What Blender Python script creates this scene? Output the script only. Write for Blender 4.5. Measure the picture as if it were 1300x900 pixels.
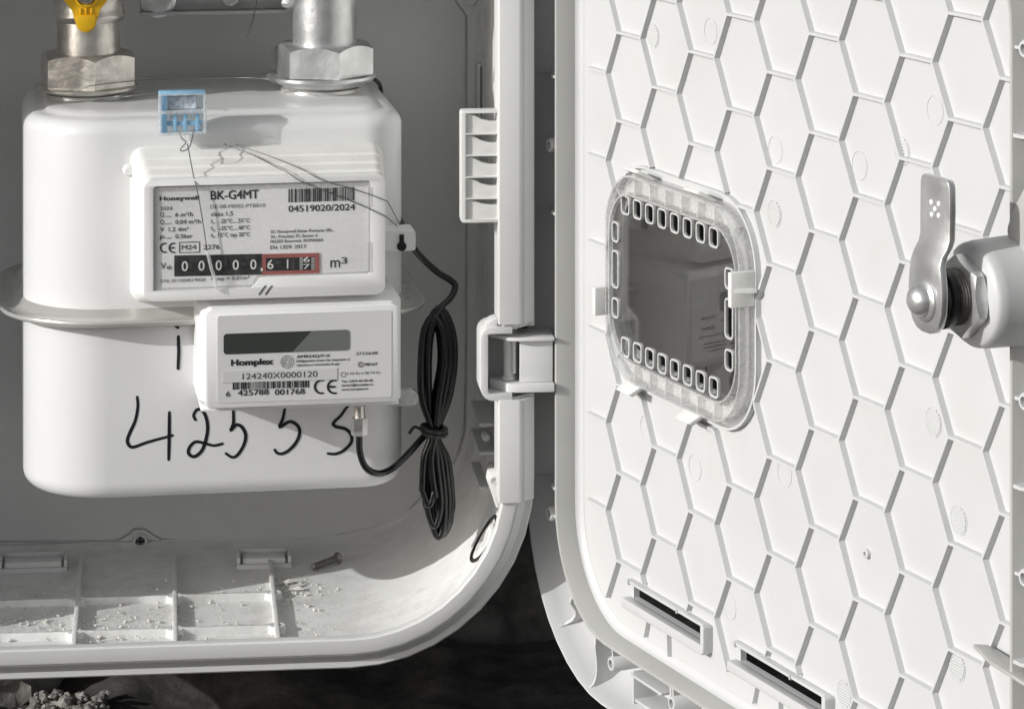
import bpy, bmesh, math, random
from mathutils import Vector, Matrix
from mathutils.geometry import tessellate_polygon

for o in list(bpy.data.objects):
    bpy.data.objects.remove(o, do_unlink=True)
SC = bpy.context.scene
COL = SC.collection
R = math.radians
RND = random.Random(7)

# ------------------------------------------------------------------ camera
FPX, VH, CAMZ = 4116.0, -492.0, 0.60          # focal length / horizon row in pixels of the 1300 px wide photo
cam_d = bpy.data.cameras.new('camera')
cam = bpy.data.objects.new('camera', cam_d)
COL.objects.link(cam)
cam.location = (0, 0, CAMZ)
cam.rotation_euler = (R(90), 0, 0)
cam_d.sensor_fit = 'HORIZONTAL'
cam_d.sensor_width = 36.0
cam_d.lens = FPX / 1300.0 * 36.0
cam_d.shift_y = -(450.0 - VH) / 1300.0
cam_d.clip_start = 0.05
cam_d.clip_end = 200.0
SC.camera = cam
SC.render.resolution_x, SC.render.resolution_y = 1024, 708

# ------------------------------------------------------------------ light
SUN_AZ, SUN_EL = 29.0, 21.0                    # sun travels to the right, 29 degrees into the depth
ca = math.cos(R(SUN_EL))
SUN_D = Vector((math.cos(R(SUN_AZ)) * ca, math.sin(R(SUN_AZ)) * ca, -math.sin(R(SUN_EL))))
W = bpy.data.worlds.new('World')
SC.world = W
W.use_nodes = True
nt = W.node_tree
bg = nt.nodes['Background']
sky = nt.nodes.new('ShaderNodeTexSky')
sky.sky_type = 'NISHITA'
sky.sun_disc = False
sky.sun_elevation = R(SUN_EL)
sky.sun_rotation = math.atan2(-SUN_D.x, -SUN_D.y)
sky.air_density, sky.dust_density, sky.ozone_density = 1.0, 3.0, 1.0
hs = nt.nodes.new('ShaderNodeHueSaturation')
hs.inputs['Saturation'].default_value = 0.30
nt.links.new(sky.outputs[0], hs.inputs['Color'])
nt.links.new(hs.outputs[0], bg.inputs['Color'])
bg.inputs['Strength'].default_value = 0.098
sun_l = bpy.data.lights.new('sun', 'SUN')
sun_l.energy = 2.95
sun_l.angle = R(0.45)
sun_l.color = (1.0, 1.0, 0.985)
sun = bpy.data.objects.new('sun', sun_l)
COL.objects.link(sun)
sun.rotation_euler = SUN_D.to_track_quat('-Z', 'Y').to_euler()
sun.location = (-3, -2, 3)
vs = SC.view_settings
vs.view_transform = 'Standard'
vs.look = 'None'
vs.exposure = 0.0
vs.gamma = 1.0
vs.use_curve_mapping = False

# ------------------------------------------------------------------ frames: (x, y, yaw) of upright local frames
FR = {'CAB': (.002, 1.600, R(6)), 'MET': (-.156, 1.622, R(9)), 'DOOR': (.0348, 1.599, R(-65)), 'W': (0, 0, 0)}


def at(F, u, v, y):
    """point of the local depth plane y seen at photo pixel u, v"""
    ox, oy, a = FR[F]
    c, s = math.cos(a), math.sin(a)
    dx, dz = (u - 650) / FPX, -(v - VH) / FPX
    k = (y - s * ox + c * oy) / (-s * dx + c)
    X, Y = dx * k, k
    return Vector((c * (X - ox) + s * (Y - oy), y, dz * k + CAMZ))


BASE = {}


def thing(name, F, base, label, cat, group=None):
    ox, oy, a = FR[F]
    c, s = math.cos(a), math.sin(a)
    e = bpy.data.objects.new(name, None)
    COL.objects.link(e)
    b = Vector(base)
    e.location = (ox + c * b.x - s * b.y, oy + s * b.x + c * b.y, b.z)
    e.rotation_euler = (0, 0, a)
    e.empty_display_size = .02
    e['label'] = label
    e['category'] = cat
    if group:
        e['group'] = group
    BASE[e.name] = b
    return e


# ------------------------------------------------------------------ mesh builder
def rrect(x0, x1, z0, z1, r, n=6):
    lim = min((x1 - x0) / 2, (z1 - z0) / 2) - 1e-6
    q = [max(1e-5, min(k, lim)) for k in (r if isinstance(r, (list, tuple)) else (r,) * 4)]
    pts = []
    for cx, cz, a0, r in ((x1 - q[0], z0 + q[0], -90, q[0]), (x1 - q[1], z1 - q[1], 0, q[1]), (x0 + q[2], z1 - q[2], 90, q[2]), (x0 + q[3], z0 + q[3], 180, q[3])):
        for i in range(n + 1):
            a = R(a0 + 90 * i / n)
            pts.append((cx + r * math.cos(a), cz + r * math.sin(a)))
    return pts


def circ(cx, cz, r, n=24, a0=0):
    return [(cx + r * math.cos(a0 + 2 * math.pi * i / n), cz + r * math.sin(a0 + 2 * math.pi * i / n)) for i in range(n)]


def smooth_path(pts, n=6, closed=False):
    """Catmull-Rom"""
    P = [Vector(p) for p in pts]
    out = []
    m = len(P)
    segs = m if closed else m - 1
    for i in range(segs):
        if closed:
            p0, p1, p2, p3 = P[(i - 1) % m], P[i], P[(i + 1) % m], P[(i + 2) % m]
        else:
            p0, p1, p2, p3 = P[max(i - 1, 0)], P[i], P[i + 1], P[min(i + 2, m - 1)]
        for k in range(n):
            t = k / n
            out.append(.5 * ((2 * p1) + (p2 - p0) * t + (2 * p0 - 5 * p1 + 4 * p2 - p3) * t * t + (3 * p1 - p0 - 3 * p2 + p3) * t ** 3))
    if not closed:
        out.append(P[-1])
    return out


AX = {'y': lambda a, b, d: (a, d, b), 'z': lambda a, b, d: (a, b, d), 'x': lambda a, b, d: (d, a, b)}


class MB:
    def __init__(self):
        self.v, self.f = [], []

    def add(self, vs_, fs):
        k = len(self.v)
        self.v += [Vector(p) for p in vs_]
        self.f += [tuple(i + k for i in f) for f in fs]
        return self

    def box(self, x0, x1, y0, y1, z0, z1):
        return self.add([(x0, y0, z0), (x1, y0, z0), (x1, y1, z0), (x0, y1, z0), (x0, y0, z1), (x1, y0, z1), (x1, y1, z1), (x0, y1, z1)],
                        [(0, 3, 2, 1), (4, 5, 6, 7), (0, 1, 5, 4), (1, 2, 6, 5), (2, 3, 7, 6), (3, 0, 4, 7)])

    def loft(self, loops, cap0=True, cap1=True, closed=False):
        n = len(loops[0])
        vs_ = [p for l in loops for p in l]
        fs = []
        m = len(loops)
        for i in range(m if closed else m - 1):
            j = (i + 1) % m
            for k in range(n):
                k2 = (k + 1) % n
                fs.append((i * n + k, i * n + k2, j * n + k2, j * n + k))
        if cap0 and not closed:
            fs.append(tuple(range(n)))
        if cap1 and not closed:
            fs.append(tuple((m - 1) * n + k for k in reversed(range(n))))
        return self.add(vs_, fs)

    def prism(self, poly, d0, d1, holes=(), axis='y'):
        A = AX[axis]
        loops = [list(poly)] + [list(h) for h in holes]
        flat = [p for l in loops for p in l]
        tris = tessellate_polygon([[Vector((p[0], p[1], 0)) for p in l] for l in loops])
        n = len(flat)
        vs_ = [A(p[0], p[1], d0) for p in flat] + [A(p[0], p[1], d1) for p in flat]
        fs = [tuple(t) for t in tris] + [tuple(i + n for i in reversed(t)) for t in tris]
        k = 0
        for l in loops:
            m = len(l)
            for i in range(m):
                a, b = k + i, k + (i + 1) % m
                fs.append((a, b, b + n, a + n))
            k += m
        return self.add(vs_, fs)

    def tube(self, path, r, n=8, closed=False):
        P = [Vector(p) for p in path]
        m = len(P)
        loops = []
        up = None
        for i in range(m):
            if closed:
                t = P[(i + 1) % m] - P[i - 1]
            else:
                t = P[min(i + 1, m - 1)] - P[max(i - 1, 0)]
            if t.length < 1e-9:
                t = Vector((0, 0, 1))
            t.normalize()
            if up is None:
                up = Vector((0, 0, 1)) if abs(t.z) < .9 else Vector((1, 0, 0))
            side = t.cross(up)
            if side.length < 1e-6:
                side = t.orthogonal()
            side.normalize()
            up = side.cross(t).normalized()
            rr = r[i] if isinstance(r, (list, tuple)) else r
            loops.append([P[i] + side * rr * math.cos(2 * math.pi * k / n) + up * rr * math.sin(2 * math.pi * k / n) for k in range(n)])
        return self.loft(loops, closed=closed)

    def lathe(self, c, prof, n=32, axis='z', cap=True):
        loops = []
        for r, h in prof:
            l = []
            for k in range(n):
                a = 2 * math.pi * k / n
                p, q = r * math.cos(a), r * math.sin(a)
                l.append(Vector(c) + (Vector((p, q, h)) if axis == 'z' else Vector((p, h, q)) if axis == 'y' else Vector((h, p, q))))
            loops.append(l)
        return self.loft(loops, cap, cap)

    def hexnut(self, c, rin, h, bore, axis='z', chamfer=.55, rot=0.0, n=48, both=False):
        lo, up, tp, bt = [], [], [], []
        for k in range(n):
            a = 2 * math.pi * k / n
            b = ((a + math.pi / 6) % (math.pi / 3)) - math.pi / 6
            rr = rin / math.cos(b)
            dz = (rr - rin) * chamfer
            ca_, sa_ = math.cos(a + rot), math.sin(a + rot)
            lo.append((rr * ca_, rr * sa_, dz if both else 0))
            up.append((rr * ca_, rr * sa_, h - dz))
            tp.append((rin * .985 * ca_, rin * .985 * sa_, h))
            bt.append((bore * ca_, bore * sa_, h))
        l0 = [(rin * .985 * math.cos(2 * math.pi * k / n + rot), rin * .985 * math.sin(2 * math.pi * k / n + rot), 0) for k in range(n)]
        f = (lambda p: Vector(c) + Vector(p)) if axis == 'z' else (lambda p: Vector(c) + Vector((p[0], -p[2], p[1])))
        ls = ([l0] if both else []) + [lo, up, tp, bt]
        return self.loft([[f(p) for p in l] for l in ls])

    def build(self, name, mat, parent=None, bevel=0.0, smooth=38, label=None, seg=2, kind=None):
        me = bpy.data.meshes.new(name)
        b = BASE.get(parent.name, Vector()) if parent else Vector()
        me.from_pydata([tuple(p - b) for p in self.v], [], self.f)
        bm = bmesh.new()
        bm.from_mesh(me)
        bmesh.ops.remove_doubles(bm, verts=bm.verts, dist=1e-6)
        bmesh.ops.recalc_face_normals(bm, faces=bm.faces)
        if bevel > 0:
            ed = [e for e in bm.edges if len(e.link_faces) == 2 and e.calc_face_angle(0) > R(28)]
            if ed:
                bmesh.ops.bevel(bm, geom=ed, offset=bevel, offset_type='OFFSET', segments=seg, profile=.5, affect='EDGES', clamp_overlap=True)
        bm.to_mesh(me)
        bm.free()
        if smooth:
            for p in me.polygons:
                p.use_smooth = True
            me.set_sharp_from_angle(angle=R(smooth))
        me.materials.append(MAT[mat])
        o = bpy.data.objects.new(name, me)
        COL.objects.link(o)
        if parent:
            o.parent = parent
            BASE[o.name] = b
        if label:
            o['label'] = label
        if kind:
            o['kind'] = kind
        return o


def inst(src, name, parent, off=(0, 0, 0)):
    o = bpy.data.objects.new(name, src.data)
    COL.objects.link(o)
    o.parent = parent
    o.location = off
    BASE[o.name] = BASE[parent.name]
    return o


# ------------------------------------------------------------------ materials
MAT = {}


def mat(name, col, rough=.5, metal=0.0, var=.06, scale=30., bump=.0, bscale=400., col2=None, dirt=0.0, dcol=(.22, .2, .17), spec=.5, coat=0.0, dscale=9.0):
    m = bpy.data.materials.new(name)
    m.use_nodes = True
    t = m.node_tree
    p = t.nodes['Principled BSDF']
    p.inputs['Metallic'].default_value = metal
    p.inputs['Specular IOR Level'].default_value = spec
    p.inputs['Coat Weight'].default_value = coat
    tc = t.nodes.new('ShaderNodeTexCoord')
    n1 = t.nodes.new('ShaderNodeTexNoise')
    n1.inputs['Scale'].default_value = scale
    n1.inputs['Detail'].default_value = 6
    t.links.new(tc.outputs['Object'], n1.inputs['Vector'])
    cr = t.nodes.new('ShaderNodeValToRGB')
    a = [max(0, c * (1 - var)) for c in col]
    b = list(col2) if col2 else [min(1, c * (1 + var)) for c in col]
    cr.color_ramp.elements[0].color = (*a, 1)
    cr.color_ramp.elements[0].position = .3
    cr.color_ramp.elements[1].color = (*b, 1)
    cr.color_ramp.elements[1].position = .72
    t.links.new(n1.outputs['Fac'], cr.inputs['Fac'])
    out = cr.outputs['Color']
    if dirt > 0:
        n2 = t.nodes.new('ShaderNodeTexNoise')
        n2.inputs['Scale'].default_value = dscale
        n2.inputs['Detail'].default_value = 10
        n2.inputs['Roughness'].default_value = .72
        t.links.new(tc.outputs['Object'], n2.inputs['Vector'])
        mr = t.nodes.new('ShaderNodeMapRange')
        mr.inputs['From Min'].default_value = .5
        mr.inputs['From Max'].default_value = .78
        mr.inputs['To Max'].default_value = dirt
        t.links.new(n2.outputs['Fac'], mr.inputs['Value'])
        mx = t.nodes.new('ShaderNodeMixRGB')
        mx.inputs['Color2'].default_value = (*dcol, 1)
        t.links.new(mr.outputs[0], mx.inputs['Fac'])
        t.links.new(out, mx.inputs['Color1'])
        out = mx.outputs[0]
    t.links.new(out, p.inputs['Base Color'])
    rr = t.nodes.new('ShaderNodeMapRange')
    rr.inputs['To Min'].default_value = max(.02, rough - .07)
    rr.inputs['To Max'].default_value = min(1, rough + .09)
    t.links.new(n1.outputs['Fac'], rr.inputs['Value'])
    t.links.new(rr.outputs[0], p.inputs['Roughness'])
    if bump > 0:
        n3 = t.nodes.new('ShaderNodeTexNoise')
        n3.inputs['Scale'].default_value = bscale
        n3.inputs['Detail'].default_value = 4
        t.links.new(tc.outputs['Object'], n3.inputs['Vector'])
        bp = t.nodes.new('ShaderNodeBump')
        bp.inputs['Strength'].default_value = bump
        bp.inputs['Distance'].default_value = .001
        t.links.new(n3.outputs['Fac'], bp.inputs['Height'])
        t.links.new(bp.outputs[0], p.inputs['Normal'])
    MAT[name] = m
    return m


def clear_mat(name, tint, opaq, rough, col=(.8, .8, .8), ior=1.5, spots=0.0):
    """thin clear plastic / glass: transparent + diffuse haze + fresnel gloss"""
    m = bpy.data.materials.new(name)
    m.use_nodes = True
    t = m.node_tree
    for n in list(t.nodes):
        if n.type != 'OUTPUT_MATERIAL':
            t.nodes.remove(n)
    out = [n for n in t.nodes if n.type == 'OUTPUT_MATERIAL'][0]
    tr = t.nodes.new('ShaderNodeBsdfTransparent')
    tr.inputs['Color'].default_value = (*tint, 1)
    df = t.nodes.new('ShaderNodeBsdfDiffuse')
    df.inputs['Color'].default_value = (*col, 1)
    gl = t.nodes.new('ShaderNodeBsdfGlossy')
    gl.inputs['Roughness'].default_value = rough
    m1 = t.nodes.new('ShaderNodeMixShader')
    m2 = t.nodes.new('ShaderNodeMixShader')
    fr = t.nodes.new('ShaderNodeFresnel')
    fr.inputs['IOR'].default_value = ior
    ge = t.nodes.new('ShaderNodeNewGeometry')
    mi = t.nodes.new('ShaderNodeMapRange')
    mi.inputs['To Min'].default_value = ior
    mi.inputs['To Max'].default_value = 1.0 / ior
    t.links.new(ge.outputs['Backfacing'], mi.inputs['Value'])
    t.links.new(mi.outputs[0], fr.inputs['IOR'])
    tc = t.nodes.new('ShaderNodeTexCoord')
    n = t.nodes.new('ShaderNodeTexNoise')
    n.inputs['Scale'].default_value = 420
    n.inputs['Detail'].default_value = 8
    t.links.new(tc.outputs['Object'], n.inputs['Vector'])
    mr = t.nodes.new('ShaderNodeMapRange')
    mr.inputs['From Min'].default_value = .42
    mr.inputs['From Max'].default_value = .75
    mr.inputs['To Min'].default_value = opaq
    mr.inputs['To Max'].default_value = min(1, opaq + spots)
    t.links.new(n.outputs['Fac'], mr.inputs['Value'])
    t.links.new(mr.outputs[0], m1.inputs['Fac'])
    t.links.new(tr.outputs[0], m1.inputs[1])
    t.links.new(df.outputs[0], m1.inputs[2])
    t.links.new(fr.outputs[0], m2.inputs['Fac'])
    t.links.new(m1.outputs[0], m2.inputs[1])
    t.links.new(gl.outputs[0], m2.inputs[2])
    t.links.new(m2.outputs[0], out.inputs['Surface'])
    MAT[name] = m


mat('cab', (.665, .667, .66), .5, var=.03, scale=18, bump=.05, bscale=900, dirt=.3, dcol=(.36, .35, .32))
mat('cab_floor', (.77, .77, .755), .6, var=.06, scale=90, bump=.22, bscale=520, dirt=.6, dcol=(.38, .365, .335), dscale=30)
mat('door', (.575, .579, .578), .42, var=.03, scale=12, bump=.04, bscale=1200, dirt=.26, dcol=(.47, .46, .43), dscale=14)
mat('rim', (.43, .43, .415), .55, var=.03, scale=40, bump=.08, bscale=900, dirt=.22, dcol=(.38, .34, .28), dscale=30)  # darker copy of the door plastic, paints in the grazing shade on the rim wall
mat('meter', (.74, .742, .742), .34, var=.02, scale=10, bump=.07, bscale=650, dirt=.14, dcol=(.6, .585, .55), dscale=16, coat=.12)
mat('flange', (.60, .595, .57), .24, .4, var=.06, scale=40, dirt=.5, dcol=(.40, .36, .29), dscale=26, coat=.3)
mat('housing', (.80, .80, .79), .45, var=.015, scale=20, bump=.04, bscale=900, dirt=.10, dcol=(.55, .54, .5), dscale=30)
mat('dusty', (.76, .755, .73), .7, var=.04, scale=60, bump=.15, bscale=700, dirt=.4, dcol=(.56, .54, .49), dscale=40)
mat('label', (.90, .90, .90), .4, var=.02, scale=30)
mat('amr', (.80, .80, .80), .4, var=.012, scale=20, bump=.02, bscale=900, dirt=.06, dcol=(.6, .6, .57))
mat('amr_label', (.66, .66, .66), .38, var=.012, scale=25)
mat('sticker', (.60, .60, .60), .5, var=.02, scale=50)
mat('ink', (.02, .02, .021), .5, var=.1, scale=300)
mat('ink_soft', (.09, .09, .09), .55, var=.1, scale=300)
mat('marker', (.012, .012, .016), .35, var=.3, scale=250)
mat('lcd_dark', (.045, .05, .047), .25, var=.05, scale=30)
mat('lcd_light', (.16, .17, .165), .25, var=.05, scale=30)
mat('drum', (.018, .018, .019), .4, var=.3, scale=200)
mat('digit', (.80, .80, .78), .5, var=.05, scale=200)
mat('red', (.38, .115, .105), .45, var=.08, scale=120)
mat('nickel', (.68, .65, .60), .32, .85, var=.24, scale=80, bump=.3, bscale=200, dirt=.6, dcol=(.27, .25, .22), dscale=55)
mat('galv', (.70, .71, .71), .38, .9, var=.24, scale=50, bump=.3, bscale=180, dirt=.5, dcol=(.40, .40, .39), dscale=40)
mat('galv_dull', (.45, .46, .45), .5, .7, var=.12, scale=90, bump=.1, bscale=300, dirt=.3, dcol=(.3, .3, .28), dscale=40)
mat('chrome', (.72, .72, .715), .32, .75, var=.22, scale=55, bump=.22, bscale=190, dirt=.45, dcol=(.33, .33, .33), dscale=60)
mat('yellow', (.78, .46, .012), .42, var=.07, scale=90, bump=.08, bscale=500, dirt=.15, dcol=(.4, .25, .03))
mat('black_cable', (.010, .010, .011), .19, var=.2, scale=120, bump=.06, bscale=700)
mat('black', (.012, .012, .012), .4, var=.2, scale=120)
mat('screw_steel', (.30, .29, .27), .45, .9, var=.25, scale=200, bump=.2, bscale=600)
mat('wire', (.20, .20, .19), .4, .8, var=.2, scale=200)
mat('blue', (.27, .50, .70), .35, var=.08, scale=160, dirt=.2, dcol=(.6, .72, .82), dscale=200)
mat('seal_print', (.55, .62, .68), .5, var=.4, scale=420)
mat('clip_white', (.74, .74, .72), .4, var=.02, scale=50, dirt=.12, dcol=(.5, .48, .44))
mat('crumb', (.66, .65, .60), .8, var=.2, scale=200, bump=.2, bscale=500)
mat('soil', (.055, .052, .048), .95, var=.55, scale=70, bump=1., bscale=160)
mat('stone', (.20, .19, .175), .9, var=.35, scale=60, bump=.6, bscale=300)
mat('gravel', (.26, .25, .23), .85, var=.75, scale=130, bump=.3, bscale=400)
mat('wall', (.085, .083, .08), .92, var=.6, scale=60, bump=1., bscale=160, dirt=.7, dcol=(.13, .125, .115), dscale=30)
clear_mat('clear', (.99, .99, .99), .30, .06, (.80, .80, .79), ior=1.4, spots=.15)
clear_mat('loop', (.99, .99, .99), .62, .06, (.80, .80, .79), ior=1.4, spots=.15)
clear_mat('glass', (.66, .66, .65), .055, .012, (.42, .41, .38), ior=2.0, spots=.045)
clear_mat('pane', (.99, .99, .99), .01, .05, (.7, .7, .7), ior=1.14, spots=.04)
clear_mat('seal_clear', (.96, .985, 1.0), .34, .05, (.84, .88, .91), spots=.3)


# ------------------------------------------------------------------ text
_tc = {}


def text_mesh(s):
    key = s
    if key in _tc:
        return _tc[key]
    c = bpy.data.curves.new('t', 'FONT')
    c.body = s
    c.size = 1.0
    c.resolution_u = 3
    o = bpy.data.objects.new('t', c)
    COL.objects.link(o)
    bpy.context.view_layer.update()
    me = bpy.data.meshes.new_from_object(o.evaluated_get(bpy.context.evaluated_depsgraph_get()))
    vs_ = [tuple(v.co) for v in me.vertices]
    fs = [tuple(p.vertices) for p in me.polygons]
    bpy.data.objects.remove(o)
    bpy.data.meshes.remove(me)
    _tc[key] = (vs_, fs)
    return _tc[key]


CAPH = .729    # cap height of the built-in font at size 1 (measured below)


def text(s, F, y, parent, u0, u1, vb, h, m='ink', bold=0.0, name='lettering', left=None):
    """text whose left/right ends sit at pixels u0..u1, baseline vb, cap height h px"""
    vs_, fs = text_mesh(s)
    if not vs_:
        return
    a, b = at(F, u0, vb, y), at(F, u1, vb, y)
    z0 = a.z
    hh = (at(F, u0, vb - h, y) - a).z
    x0, x1 = min(v[0] for v in vs_), max(v[0] for v in vs_)
    sx, sz = (b.x - a.x) / (x1 - x0), hh / CAPH
    mb = MB()
    sh_ = [(0, 0)] if bold <= 0 else [(-bold, -bold * .5), (bold, bold * .5), (-bold * .6, bold * .7), (bold * .6, -bold * .7)]
    for k, (dx, dz) in enumerate(sh_):
        mb.add([(a.x + (v[0] - x0 + dx) * sx, y - k * .000012, z0 + (v[1] + dz) * sz) for v in vs_], fs)
    return mb.build(name, m, parent, smooth=0)


def ribbon(pts, w, y0=None):
    """flat stroke in the xz plane following pts (Vectors)"""
    mb = MB()
    P = [Vector(p) for p in pts]
    L, Rr = [], []
    n = len(P)
    for i in range(n):
        t = P[min(i + 1, n - 1)] - P[max(i - 1, 0)]
        nn = Vector((-t.z, 0, t.x))
        nn.normalize()
        ww = w * (.75 + .25 * math.sin(math.pi * min(1, (i + .6) / n * 1.0)))
        L.append(P[i] + nn * ww)
        Rr.append(P[i] - nn * ww)
    vs_ = L + Rr
    fs = [(i, i + 1, n + i + 1, n + i) for i in range(n - 1)]
    mb.add(vs_, fs)
    # round ends
    for e, sgn in ((P[0], 1), (P[-1], 1)):
        k = len(mb.v)
        mb.v += [Vector((e.x + w * .8 * math.cos(a * math.pi / 5), e.y + .00002, e.z + w * .8 * math.sin(a * math.pi / 5))) for a in range(10)]
        mb.f.append(tuple(range(k, k + 10)))
    return mb

# ================================================================== SETTING
def rough_sheet(x0, x1, y0, y1, nx, ny, amp, seed, up=True):
    from mathutils import noise
    mb = MB()
    vs_, fs = [], []
    for j in range(ny + 1):
        for i in range(nx + 1):
            x, y = x0 + (x1 - x0) * i / nx, y0 + (y1 - y0) * j / ny
            d = amp * (noise.fractal(Vector((x * 14 + seed, y * 14, seed)), .9, 2.1, 5))
            vs_.append((x, y, d))
    for j in range(ny):
        for i in range(nx):
            a = j * (nx + 1) + i
            fs.append((a, a + 1, a + nx + 2, a + nx + 1))
    return mb.add(vs_, fs)


g = rough_sheet(-1.0, 1.0, 1.0, 2.4, 200, 150, .012, 3.0)
o = g.build('ground', 'soil', smooth=180)
o['kind'] = 'structure'
far = MB()
far.add([(-60, -60, -.02), (60, -60, -.02), (60, 60, -.02), (-60, 60, -.02)], [(0, 1, 2, 3)])
o = far.build('ground_plain', 'soil', smooth=0)
o['kind'] = 'structure'

# dark rough wall behind the cabinet (its plane follows the cabinet's back)
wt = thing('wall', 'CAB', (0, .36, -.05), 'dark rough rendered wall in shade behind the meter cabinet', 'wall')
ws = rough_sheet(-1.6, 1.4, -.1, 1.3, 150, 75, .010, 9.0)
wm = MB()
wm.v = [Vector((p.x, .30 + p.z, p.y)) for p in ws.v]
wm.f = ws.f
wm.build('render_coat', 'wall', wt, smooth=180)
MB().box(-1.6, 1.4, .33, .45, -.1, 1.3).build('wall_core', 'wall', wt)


def stone_mesh(mb, c, r, rnd, sub=1):
    bm = bmesh.new()
    bmesh.ops.create_icosphere(bm, subdivisions=sub, radius=1)
    sx, sy, sz = r * rnd.uniform(.7, 1.35), r * rnd.uniform(.7, 1.3), r * rnd.uniform(.45, .85)
    rot = Matrix.Rotation(rnd.uniform(0, 6.28), 3, 'Z') @ Matrix.Rotation(rnd.uniform(-.6, .6), 3, 'X')
    bm.verts.ensure_lookup_table()
    vs_ = []
    for v in bm.verts:
        k = rnd.uniform(.78, 1.18)
        p = rot @ Vector((v.co.x * sx * k, v.co.y * sy * k, v.co.z * sz * k))
        vs_.append(p + Vector(c))
    mb.add(vs_, [tuple(v.index for v in f.verts) for f in bm.faces])
    bm.free()


gv = MB()
for i in range(2600):
    X = RND.uniform(-.62, -.225) if i % 3 else RND.uniform(-.262, -.222)
    Y = RND.uniform(1.62, 1.775) if i % 3 else RND.uniform(1.745, 1.785)
    stone_mesh(gv, (X, Y, RND.uniform(-.004, .006)), RND.choice((.0009, .0012, .0016, .002, .0026, .004)), RND)
o = gv.build('gravel', 'gravel', smooth=0)
o['kind'] = 'stuff'
o['label'] = 'loose pale gravel and crumbs on the dark soil below the cabinet'
o['category'] = 'gravel'
# one larger half buried stone at the lower left
big = MB()
stone_mesh(big, (-.285, 1.815, .004), .040, random.Random(4), 3)
o = big.build('stone', 'stone', smooth=60)
o['label'] = 'grey brown stone half buried in soil below the cabinet at lower left'
o['category'] = 'stone'

# ================================================================== METER CABINET
CX0, CX1, CZ0, CZ1, CRAD = -.424, .0068, .0828, .515, .088
cabt = thing('meter_cabinet', 'CAB', (-.21, .1, CZ0), 'open light grey plastic cabinet holding the gas meter', 'cabinet')
MB  # (builder)


def cloop(o_, y, n=10, rr=None):
    r = (CRAD - o_) if rr is None else rr
    P = rrect(CX0 + o_, CX1 - o_, CZ0 + o_, CZ1 - o_, r, n)
    P = P[:n + 1] + [(CX1 - o_, .2130), (CX1 - o_, .2466)] + P[n + 1:]
    return [Vector((p[0], y, p[1])) for p in P]


FLZ = .0125      # inset of the inner walls
prof = [(.012, .2065), (.0, .2065), (-.0005, .1), (-.0012, .012), (-.0030, .0105), (-.0030, .0068), (-.0022, .0060), (.0006, .0060), (.0048, .0016), (.0056, .0016),
        (.0060, .0003), (.0066, .0), (.0126, .0), (.0134, .0006), (.0136, .0030), (.0130, .0075), (.0060, .0085), (.0045, .012)]
shell = MB()
shell.loft([cloop(a, b) for a, b in prof], cap0=True, cap1=False)
shell.f = [f for f in shell.f if not (len(f) == 4 and all(shell.v[i].x > -.02 and .2125 < shell.v[i].z < .2470 for i in f) and min(shell.v[i].y for i in f) < .05)]
cab_shell = shell.build('front_frame', 'cab', cabt, smooth=35)
# inner tub: side walls, rounded corners, back
inn = [(.0045, .012), (.0048, .06), (.0052, .12), (.0056, .180), (.0060, .190), (.0070, .196), (.0085, .199), (.0100, .2)]
tub = MB()
tub.loft([cloop(a, b) for a, b in inn], cap0=False, cap1=True)
cab_tub = tub.build('inner_tub', 'cab_floor', cabt, smooth=50)
for zz in (.2, .42):
    MB().box(CX0 + .03, CX1 - .03, .207, .312, zz, zz + .035).build('mounting_rail', 'galv_dull', cabt)

# back plate: slightly raised field with rounded corner and an ear round the screw hole
BY = .2


def bp(u, v, y=BY):
    return at('CAB', u, v, y)


pl = [(-.395, .094)]
low = [(0, 684), (120, 684), (150, 682), (162, 675), (170, 668), (185, 668), (195, 675), (207, 682), (235, 683), (330, 681), (420, 678), (470, 668), (508, 656), (528, 634), (556, 606), (577, 584), (588, 545), (590, 450), (590, 200), (590, 20), (577, 2), (576, -30), (590, -50), (590, -120)]
poly = [(-.39, bp(0, 684).z)] + [(bp(u, v).x, bp(u, v).z) for u, v in low]
poly += [(poly[-1][0], .475), (-.39, .475)]
# convex-ish field built as a prism, its edge dressed with a dark recessed line (a real groove ring)
MB().prism(poly, BY - .0026, BY + .002).build('back_plate', 'cab', cabt, bevel=.0005)
def off_poly(P, d):
    n = len(P)
    out = []
    for i in range(n):
        a, b, c_ = Vector(P[i - 1]), Vector(P[i]), Vector(P[(i + 1) % n])
        t = (c_ - a).normalized()
        out.append((b.x + t.y * d, b.y - t.x * d))
    return out


hole = off_poly(poly, .0014)
MB().prism([(-.415, .0915), (-.20, .0915), (-.065, .0915), (-.045, .0945), (-.020, .110), (-.005, .135), (-.0012, .165), (-.0012, .487), (-.415, .487)], BY - .0022, BY + .001, [hole]).build('back_field', 'cab', cabt)
# moulded bead beside the plate edge
# hole in the ear (cross headed plug)
c = bp(178, 686, BY - .003)
MB().lathe((c.x, c.y, c.z), [(.0035, .002), (.0042, -.001), (.0036, -.0022), (.0028, -.0022), (.0024, .0005)], 20, 'y').build('screw_plug', 'cab', cabt)
MB().box(c.x - .0022, c.x + .0022, c.y - .0018, c.y - .0008, c.z - .0006, c.z + .0006).box(c.x - .0006, c.x + .0006, c.y - .0019, c.y - .0007, c.z - .0022, c.z + .0022).build('screw_slot', 'black', cabt)
c = bp(597, -2, BY - .002)
MB().lathe((c.x, c.y, c.z), [(.0035, .002), (.0046, -.001), (.0036, -.0022), (.0024, -.002)], 20, 'y').build('screw_plug', 'cab', cabt)

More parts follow.
